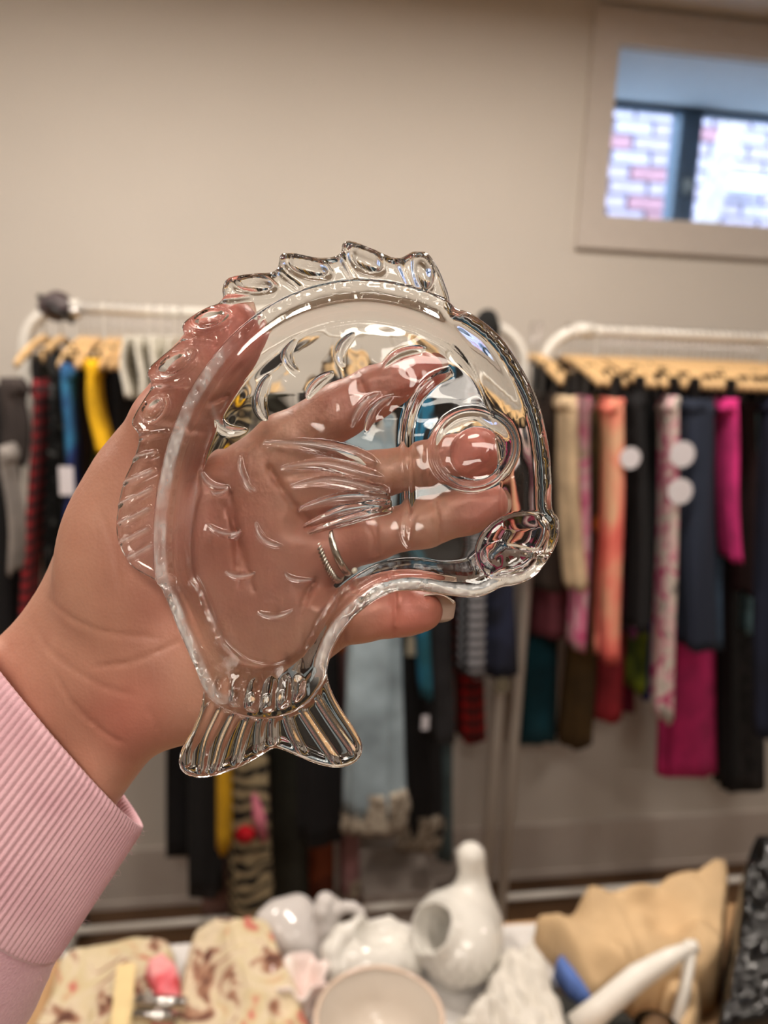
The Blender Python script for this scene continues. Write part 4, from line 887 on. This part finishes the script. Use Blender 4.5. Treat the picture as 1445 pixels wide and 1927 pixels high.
# ---------------------------------------------------------------- hand, sleeve, rings
DH = .2425                                     # depth of the dish's base
def hp(px, py, d): return np.array([(px-W/2)*d/F, -(py-H/2)*d/F, d])
def chain_px(P): return [hp(a, b, d) for a, b, d, r in P], [r*d/F for a, b, d, r in P]
def hand():
    v = Vol((-.180, -.125, .226), (.052, .082, .292), .00085)
    e = .0005
    FG = {
     'index': [(430, 930, .2555, 66), (540, 838, .2530, 57), (640, 775, .2510, 51), (700, 742, .2505, 47), (760, 712, .2500, 42), (796, 700, .2495, 36)],
     'middle': [(520, 950, .2560, 56), (610, 912, .2525, 49), (700, 897, .2505, 45), (800, 876, .2500, 44), (850, 860, .2495, 43), (896, 850, .2490, 37)],
     'ring': [(540, 1062, .2565, 54), (615, 1040, .2535, 46), (700, 1010, .2510, 45), (800, 985, .2505, 43), (880, 960, .2500, 42), (935, 948, .2490, 34)],
     'little': [(520, 1190, .2580, 58), (600, 1170, .2540, 54), (680, 1156, .2510, 50), (740, 1152, .2500, 45), (775, 1150, .2495, 41), (798, 1150, .2492, 35)],
     'thumb': [(240, 1010, .2600, 88), (268, 900, .2540, 80), (318, 800, .2480, 70), (372, 712, .2440, 66), (415, 650, .2425, 62), (440, 618, .2425, 50)]}
    X, Y, Z = v.X, v.Y, v.Z
    fing = None
    for k in ('index', 'middle', 'ring', 'little', 'thumb'):
        P, R = chain_px(FG[k]); c = v.chain(P, R, .003)
        fing = c if fing is None else smin(fing, c, .0012)
    px = X/Z*F+W/2; py = -Y/Z*F+H/2
    poly = spline([(-120, 1275), (0, 1196), (68, 1112), (110, 1022), (150, 925), (195, 850), (250, 790), (330, 830), (372, 888), (440, 850), (540, 830), (610, 880), (600, 960), (625, 1010), (610, 1100), (640, 1150), (600, 1225), (512, 1270), (430, 1298), (366, 1354),
                   (300, 1408), (238, 1487), (180, 1570), (60, 1700), (-120, 1600)], 4, True)
    # 2-D distance on a coarse sheet, then looked up
    ax = np.arange(-260, 760, 3.0); ay = np.arange(740, 1900, 3.0); qx, qy = np.meshgrid(ax, ay, indexing='ij')
    dd, _, _ = sdist(qx, qy, poly)
    fx = np.clip((px+260)/3, 0, len(ax)-1.01); fy = np.clip((py-740)/3, 0, len(ay)-1.01); ix = fx.astype(int); iy = fy.astype(int); ux = fx-ix; uy = fy-iy
    d2 = (dd[ix, iy]*(1-ux)+dd[ix+1, iy]*ux)*(1-uy)+(dd[ix, iy+1]*(1-ux)+dd[ix+1, iy+1]*ux)*uy
    d2 = d2-np.maximum(740-py, 0)-np.maximum(px-760, 0)
    d2 = d2*.25/F
    zc = .2570+.010*sstep(300, -50, px+0*py)
    Rr, T_ = .017, .0145
    a = np.maximum(Rr-d2, 0); b = np.abs(Z-zc)*(Rr/T_)
    palm = (np.sqrt(a*a+b*b)-Rr)*.9
    th = v.ell(hp(230, 1060, .2500), (.021, .030, .0125)); palm = smin(palm, th, .012)      # ball of the thumb
    hy = v.ell(hp(330, 1290, .2520), (.026, .018, .012)); palm = smin(palm, hy, .012)      # heel of the hand
    hy = v.ell(hp(480, 1190, .2530), (.024, .018, .012)); palm = smin(palm, hy, .01)
    Fh = smin(palm, fing, .007)
    arm = v.chain([hp(180, 1280, .262), hp(60, 1400, .270), hp(-60, 1540, .275)], [.024, .026, .028], .01)
    Fh = smin(Fh, arm+.006, .01)
    # creases (palm side only)
    front = sstep(.262, .250, Z)
    def crease(pts, w, dep):
        if pts[0][0] < 350 and pts[-1][1] > 1100: w, dep = 5, dep*.55
        dep *= 1.7 if pts[0][0] > 350 else 1
        nonlocal Fh
        c_ = spline(pts, 4); sx = np.arange(-60, 1000, 3.0); sy = np.arange(560, 1500, 3.0); ga, gb = np.meshgrid(sx, sy, indexing='ij')
        d, _, _, t_ = poly_dist(ga, gb, c_, False); hgt = dep*np.exp(-(d/w)**2)*np.clip(np.minimum(t_, 1-t_)*6+.15, 0, 1)
        i = np.clip(((px+60)/3).round().astype(int), 0, len(sx)-1); j = np.clip(((py-560)/3).round().astype(int), 0, len(sy)-1)
        Fh = Fh+(hgt[i, j]*front).astype(np.float32)
    for pts, w, dep in (([(385, 900), (432, 930), (447, 1010), (478, 1110), (499, 1150), (515, 1178), (547, 1254)], 7, .0011), ([(600, 1085), (582, 1109), (568, 1154), (575, 1223)], 6, .0011), ([(395, 915), (440, 985), (447, 1060), (455, 1140), (462, 1200)], 6, .0009),
                        ([(346, 1202), (300, 1225), (242, 1247), (173, 1255)], 6, .0008), ([(85, 1120), (130, 1160), (200, 1190), (300, 1200)], 6, .0006), ([(60, 1170), (100, 1230), (190, 1290), (260, 1310)], 6, .0006), ([(100, 1260), (133, 1319), (193, 1376), (235, 1400)], 7, .0008),
                        ([(280, 1330), (300, 1370), (310, 1390)], 6, .0008), ([(500, 870), (545, 940), (600, 1000)], 7, .001), ([(372, 750), (400, 745), (425, 735)], 7, .0012), ([(300, 790), (350, 800), (385, 812)], 7, .0008), ([(740, 1110), (745, 1150), (742, 1200)], 6, .0008), ([(645, 1110), (652, 1160), (650, 1210)], 6, .0008),
                        ([(668, 705), (690, 745), (705, 790)], 6, .0008), ([(690, 855), (697, 897), (700, 935)], 6, .0008), ([(780, 840), (790, 880), (797, 920)], 6, .0007), ([(700, 965), (708, 1010), (712, 1050)], 6, .0008), ([(815, 945), (823, 980), (828, 1020)], 6, .0007), ([(190, 960), (215, 1040), (225, 1110)], 8, .0005)):
        crease(pts, w, dep)
    # pressed flat where it touches the glass
    cut = fish_back(X, Y)+.0004-Z
    Fh = np.maximum(Fh, cut.astype(np.float32))
    # wrist end hidden in the sleeve
    ax_ = hp(20, 1480, .272); nrm = hp(150, 1330, .262)-hp(0, 1560, .274); nrm /= np.linalg.norm(nrm)
    V, Q = v.out(Fh)
    # drop loose crumbs is unneeded: surface is one piece
    g = empty('person', cam2world(np.array([hp(60, 1500, .28)]))[0], 'bare left hand in a pink knit sleeve holding up the glass fish', 'person')
    m, nt, p = newmat('skin'); uv = coord(nt)
    n1 = N(nt, 'ShaderNodeTexNoise', Scale=28.0, Detail=3.0); nt.links.new(uv, n1.inputs['Vector'])
    r = ramp(nt, n1.outputs['Fac'], [(.30, (160, 108, 89)), (.52, (180, 130, 108)), (.72, (192, 144, 121))])
    at_ = nt.nodes.new('ShaderNodeAttribute'); at_.attribute_name = 'flush'
    mx = N(nt, 'ShaderNodeMix', data_type='RGBA'); nt.links.new(at_.outputs['Fac'], mx.inputs[0]); nt.links.new(r.outputs[0], mx.inputs[6]); mx.inputs[7].default_value = (*srgb((204, 108, 98)), 1)
    nt.links.new(mx.outputs[2], p.inputs['Base Color']); p.inputs['Roughness'].default_value = .46
    p.inputs['Subsurface Weight'].default_value = .12; p.inputs['Subsurface Radius'].default_value = (.006, .002, .001); p.inputs['Subsurface Scale'].default_value = .5
    vo = N(nt, 'ShaderNodeTexVoronoi', Scale=900.0); nt.links.new(uv, vo.inputs['Vector'])
    uv2 = coord(nt, (1, 1, .35), (0, .6, 0)); n2 = N(nt, 'ShaderNodeTexNoise', Scale=260.0, Detail=5.0, Distortion=.8); nt.links.new(uv2, n2.inputs['Vector'])
    ad = N(nt, 'ShaderNodeMath', operation='MULTIPLY_ADD'); nt.links.new(vo.outputs['Distance'], ad.inputs[0]); ad.inputs[1].default_value = .25; nt.links.new(n2.outputs['Fac'], ad.inputs[2])
    bump(nt, p, ad.outputs[0], .17, .0012)
    o = mesh('hand', cam2world(V), Q, m, g)
    at2 = o.data.attributes.new('flush', 'FLOAT', 'POINT')
    qx_ = V[:, 0]/V[:, 2]*F+W/2; qy_ = -V[:, 1]/V[:, 2]*F+H/2
    fl = np.zeros(len(V))
    for cx, cy, rr, s in ((800, 695, 90, .8), (900, 850, 90, .8), (930, 950, 90, .6), (770, 1150, 90, .6), (440, 620, 130, .75), (700, 740, 120, .4), (420, 1000, 170, .35), (250, 1360, 90, .35), (640, 1000, 150, .35), (350, 720, 100, .4), (320, 1150, 120, .15)):
        fl = np.maximum(fl, s*np.exp(-((qx_-cx)**2+(qy_-cy)**2)/rr**2))
    at2.data.foreach_set('value', fl.astype(np.float32))
    # nails on the far side of the fingers, the little finger's seen past its tip
    mn = plain('nail', (224, 202, 184), .25, var=.02)
    for k, (dx, dy, dz, sx, sy) in {'index': (14, -6, .0055, 26, 26), 'middle': (14, -3, .0055, 27, 27), 'ring': (14, -2, .005, 26, 26), 'thumb': (8, -14, .0085, 36, 36)}.items():
        a_, b_ = FG[k][-2], FG[k][-1]; c = hp(b_[0]+dx, b_[1]+dy, b_[2]+dz); dr = hp(*b_[:3])-hp(*a_[:3]); dr /= np.linalg.norm(dr)
        nail(c, dr, np.array([0, 0, 1.0]), sx*.25/F*1.25, sy*.25/F*.95, mn, g)
    dr = np.array([.995, .09, 0]); nail(hp(812, 1138, .2508), dr, np.array([.10, .62, .75]), .0078, .0066, mn, g)
    return g, v
def nail(c, dr, up, L_, Wd, m, g):
    up = up-dr*up.dot(dr); up /= np.linalg.norm(up); sd = np.cross(dr, up); V, Fc = [], []; nu, nv = 14, 12
    for s in (0, 1):
        for i in range(nu):
            for j in range(nv):
                u = i/(nu-1)*2-1; w = j/(nv-1)*2-1
                ww = Wd*(1-.12*max(0, -u)**2)*(math.sqrt(max(0, 1-max(0, abs(u)-.25)**2/.75**2*.75)))
                x = w*ww; hgt = Wd*.42*(1-w*w)-.0016*u*u-s*.0006
                V.append(c+dr*(u*L_*(1-.14*w*w*(1 if u > 0 else 0)))+sd*x+up*(hgt-.0014))
    q = lambda s, i, j: s*nu*nv+i*nv+j
    for i in range(nu-1):
        for j in range(nv-1):
            Fc.append((q(0, i, j), q(0, i+1, j), q(0, i+1, j+1), q(0, i, j+1))); Fc.append((q(1, i, j), q(1, i, j+1), q(1, i+1, j+1), q(1, i+1, j)))
    for i in range(nu-1):
        for j in (0, nv-1): Fc.append((q(0, i, j), q(0, i+1, j), q(1, i+1, j), q(1, i, j)))
    for j in range(nv-1):
        for i in (0, nu-1): Fc.append((q(0, i, j), q(0, i, j+1), q(1, i, j+1), q(1, i, j)))
    mesh('fingernail', cam2world(np.array(V)), Fc, m, g)
PERSON, _v = hand()
def sleeve():
    # cross-section rings along the forearm (camera plane), ribs run along it
    axd = np.array([-.61, -.79, .12]); axd /= np.linalg.norm(axd)
    sd = np.array([.79, -.61, 0]); sd -= axd*sd.dot(axd); sd /= np.linalg.norm(sd)
    fr = np.cross(axd, sd)
    if fr[2] > 0: fr = -fr                      # towards the camera
    O = hp(100, 1362, .264); nr = 1320; ribs = 132
    def ring(s, a, b, skew, rib, droop=0):
        out = []
        for k in range(nr):
            t_ = 2*math.pi*k/nr; x = math.cos(t_); y = math.sin(t_)
            rb = rib*(1-abs(math.sin(ribs*t_*.5))**1.2)
            out.append(O+axd*(s-skew*y+.0105*x)+sd*x*(a-rb)+fr*y*(b-rb))
        return out
    SK = .0125
    rows = [ring(.012, .0425, .0215, SK, .0001), ring(.001, .0440, .0225, SK, .0001), ring(-.0006, .0450, .0232, SK, .0002), ring(-.0006, .0462, .0243, SK, .0004)]
    n_in = 4
    for s, w in zip(np.linspace(.002, .058, 60), np.linspace(0, 1, 60)):
        kn = 0
        rows.append(ring(s, .0470+.004*w+kn, .0250+.009*w+kn, SK, .0006*(1-.55*max(0, w-.85)/.15)))
    rows.append(ring(.0585, .0505, .0335, SK, .0002)); rows.append(ring(.060, .0495, .0325, SK, 0))
    V = np.array([p for r in rows for p in r]); Fc = []
    for i in range(len(rows)-1):
        for k in range(nr): Fc.append((i*nr+k, (i+1)*nr+k, (i+1)*nr+(k+1) % nr, i*nr+(k+1) % nr))
    m, nt, p = newmat('pink_knit'); uv = coord(nt)
    n1 = N(nt, 'ShaderNodeTexNoise', Scale=60.0, Detail=3.0); nt.links.new(uv, n1.inputs['Vector'])
    r = ramp(nt, n1.outputs['Fac'], [(.3, (222, 174, 184)), (.7, (234, 190, 198))]); nt.links.new(r.outputs[0], p.inputs['Base Color'])
    p.inputs['Roughness'].default_value = .95; p.inputs['Sheen Weight'].default_value = .35; p.inputs['Sheen Roughness'].default_value = .4
    n2 = N(nt, 'ShaderNodeTexNoise', Scale=1400.0, Detail=2.0); nt.links.new(uv, n2.inputs['Vector']); bump(nt, p, n2.outputs['Fac'], .4, .0004)
    tag(mesh('ribbed_cuff', cam2world(V), Fc, m, PERSON), 'pink ribbed knit cuff')
    rows = []; nr = 160
    def ring2(s, a, b, ph):
        return [O+axd*(s-SK*math.sin(t_)+.0105*math.cos(t_))+sd*math.cos(t_)*a*(1+.012*math.sin(5*t_+ph))+fr*math.sin(t_)*b*(1+.02*math.sin(4*t_+ph*1.3)) for t_ in np.linspace(0, 2*math.pi, nr, endpoint=False)]
    for i, s in enumerate(np.linspace(.057, .22, 40)):
        w = (s-.057)/.163
        rows.append(ring2(s, .0495+.0035*min(1, w*12)+.012*w+.0012*math.sin(s*160), .0325+.0035*min(1, w*12)+.014*w+.0012*math.sin(s*160+1), s*40))
    V = np.array([p for r in rows for p in r]); Fc = []
    for i in range(len(rows)-1):
        for k in range(nr): Fc.append((i*nr+k, (i+1)*nr+k, (i+1)*nr+(k+1) % nr, i*nr+(k+1) % nr))
    m2, nt, p = newmat('pink_jersey'); uv = coord(nt)
    n1 = N(nt, 'ShaderNodeTexNoise', Scale=900.0, Detail=2.0); nt.links.new(uv, n1.inputs['Vector'])
    r = ramp(nt, n1.outputs['Fac'], [(.3, (218, 168, 182)), (.7, (230, 186, 196))]); nt.links.new(r.outputs[0], p.inputs['Base Color']); bump(nt, p, n1.outputs['Fac'], .5, .0006)
    p.inputs['Roughness'].default_value = .95; p.inputs['Sheen Weight'].default_value = .35
    mesh('sleeve', cam2world(V), Fc, m2, PERSON)
    # fuzz along the cuff's edge
    rs = np.random.RandomState(2); Vs, Fs = [], []; n = 0
    for i in range(900):
        t_ = rs.uniform(-.75, .55); s = rs.uniform(.0, .12); w = s/.058
        a = .0468+.004*w; b = .0248+.009*w
        base = O+axd*(s-SK*math.sin(t_)+.0105*math.cos(t_))+sd*math.cos(t_)*a+fr*math.sin(t_)*b
        nn = sd*math.cos(t_)+fr*math.sin(t_)+rs.normal(0, .5, 3); nn /= np.linalg.norm(nn); L_ = rs.uniform(.0008, .0026)
        q = base+nn*L_*.5+rs.normal(0, .0003, 3); e = q+(nn+rs.normal(0, .5, 3))*L_*.5; w_ = np.cross(nn, rs.normal(0, 1, 3)); w_ = w_/np.linalg.norm(w_)*.00003
        Vs += [base-w_, base+w_, q+w_, q-w_, e]; Fs += [(n, n+1, n+2, n+3), (n+3, n+2, n+4)]; n += 5
    o = mesh('wool_fuzz', cam2world(np.array(Vs)), Fs, m, PERSON); o['kind'] = 'stuff'
sleeve()
def rings():
    P0 = hp(628, 1037, .2532); P1 = hp(700, 1010, .2512); ax = P1-P0; ax /= np.linalg.norm(ax)
    u = np.cross(ax, [0, 0, 1.0]); u /= np.linalg.norm(u); w = np.cross(ax, u)
    R0 = 50.5*.2532/F
    msil = plain('silver', (205, 200, 190), .22, 1.0, var=.03)
    def loop(off, R, r, n=72, tw=0, ph=0, amp=0, m=10):
        V, Fc = [], []
        for i in range(n):
            a = 2*math.pi*i/n; c = P0+ax*(off+amp*math.sin(tw*a+ph))+(u*math.cos(a)+w*math.sin(a))*(R+amp*math.cos(tw*a+ph))
            rd = u*math.cos(a)+w*math.sin(a)
            rx, rr = r if isinstance(r, tuple) else (r, r)
            for k in range(m):
                b = 2*math.pi*k/m; V.append(c+rd*math.cos(b)*rr+ax*math.sin(b)*rx)
        for i in range(n):
            for k in range(m): Fc.append((i*m+k, ((i+1) % n)*m+k, ((i+1) % n)*m+(k+1) % m, i*m+(k+1) % m))
        return V, Fc
    g = empty('ring', cam2world(np.array([P0]))[0], 'twisted silver ring at the base of the ring finger', 'ring')
    for ph in (0, 2.09, 4.19):
        V, Fc = loop(-.0018, R0+.0002, .00062, 216, 18, ph, .0006, 8); mesh('strand', cam2world(np.array(V)), Fc, msil, g)
    g = empty('ring', cam2world(np.array([P0+ax*.003]))[0], 'smooth silver band ring above the twisted ring', 'ring')
    V, Fc = loop(.0024, R0-.0002, (.0012, .0006)); mesh('band', cam2world(np.array(V)), Fc, msil, g)
    c = P0+ax*.0036+u*0; a = 1.15; cc = P0+ax*.0030+(-u*math.cos(.2)-w*math.sin(.2))*(R0+.0008)
    for s in (u, -u):
        q = s*math.cos(.55)+np.array([0, 0, -1.0])*math.sin(.55)
        if q[1] < 0:
            cc = P0+ax*.0045+q*(R0+.0006)
            V, Fc = [], []
            for i in range(9):
                for k in range(12):
                    th = math.pi*i/8; b = 2*math.pi*k/12; V.append(cc+.0011*np.array([math.sin(th)*math.cos(b), math.sin(th)*math.sin(b), math.cos(th)]))
            for i in range(8):
                for k in range(12): Fc.append((i*12+k, (i+1)*12+k, (i+1)*12+(k+1) % 12, i*12+(k+1) % 12))
            mesh('pearl', cam2world(np.array(V)), Fc, plain('pearl_bead', (240, 232, 215), .1, var=.01), g)
rings()
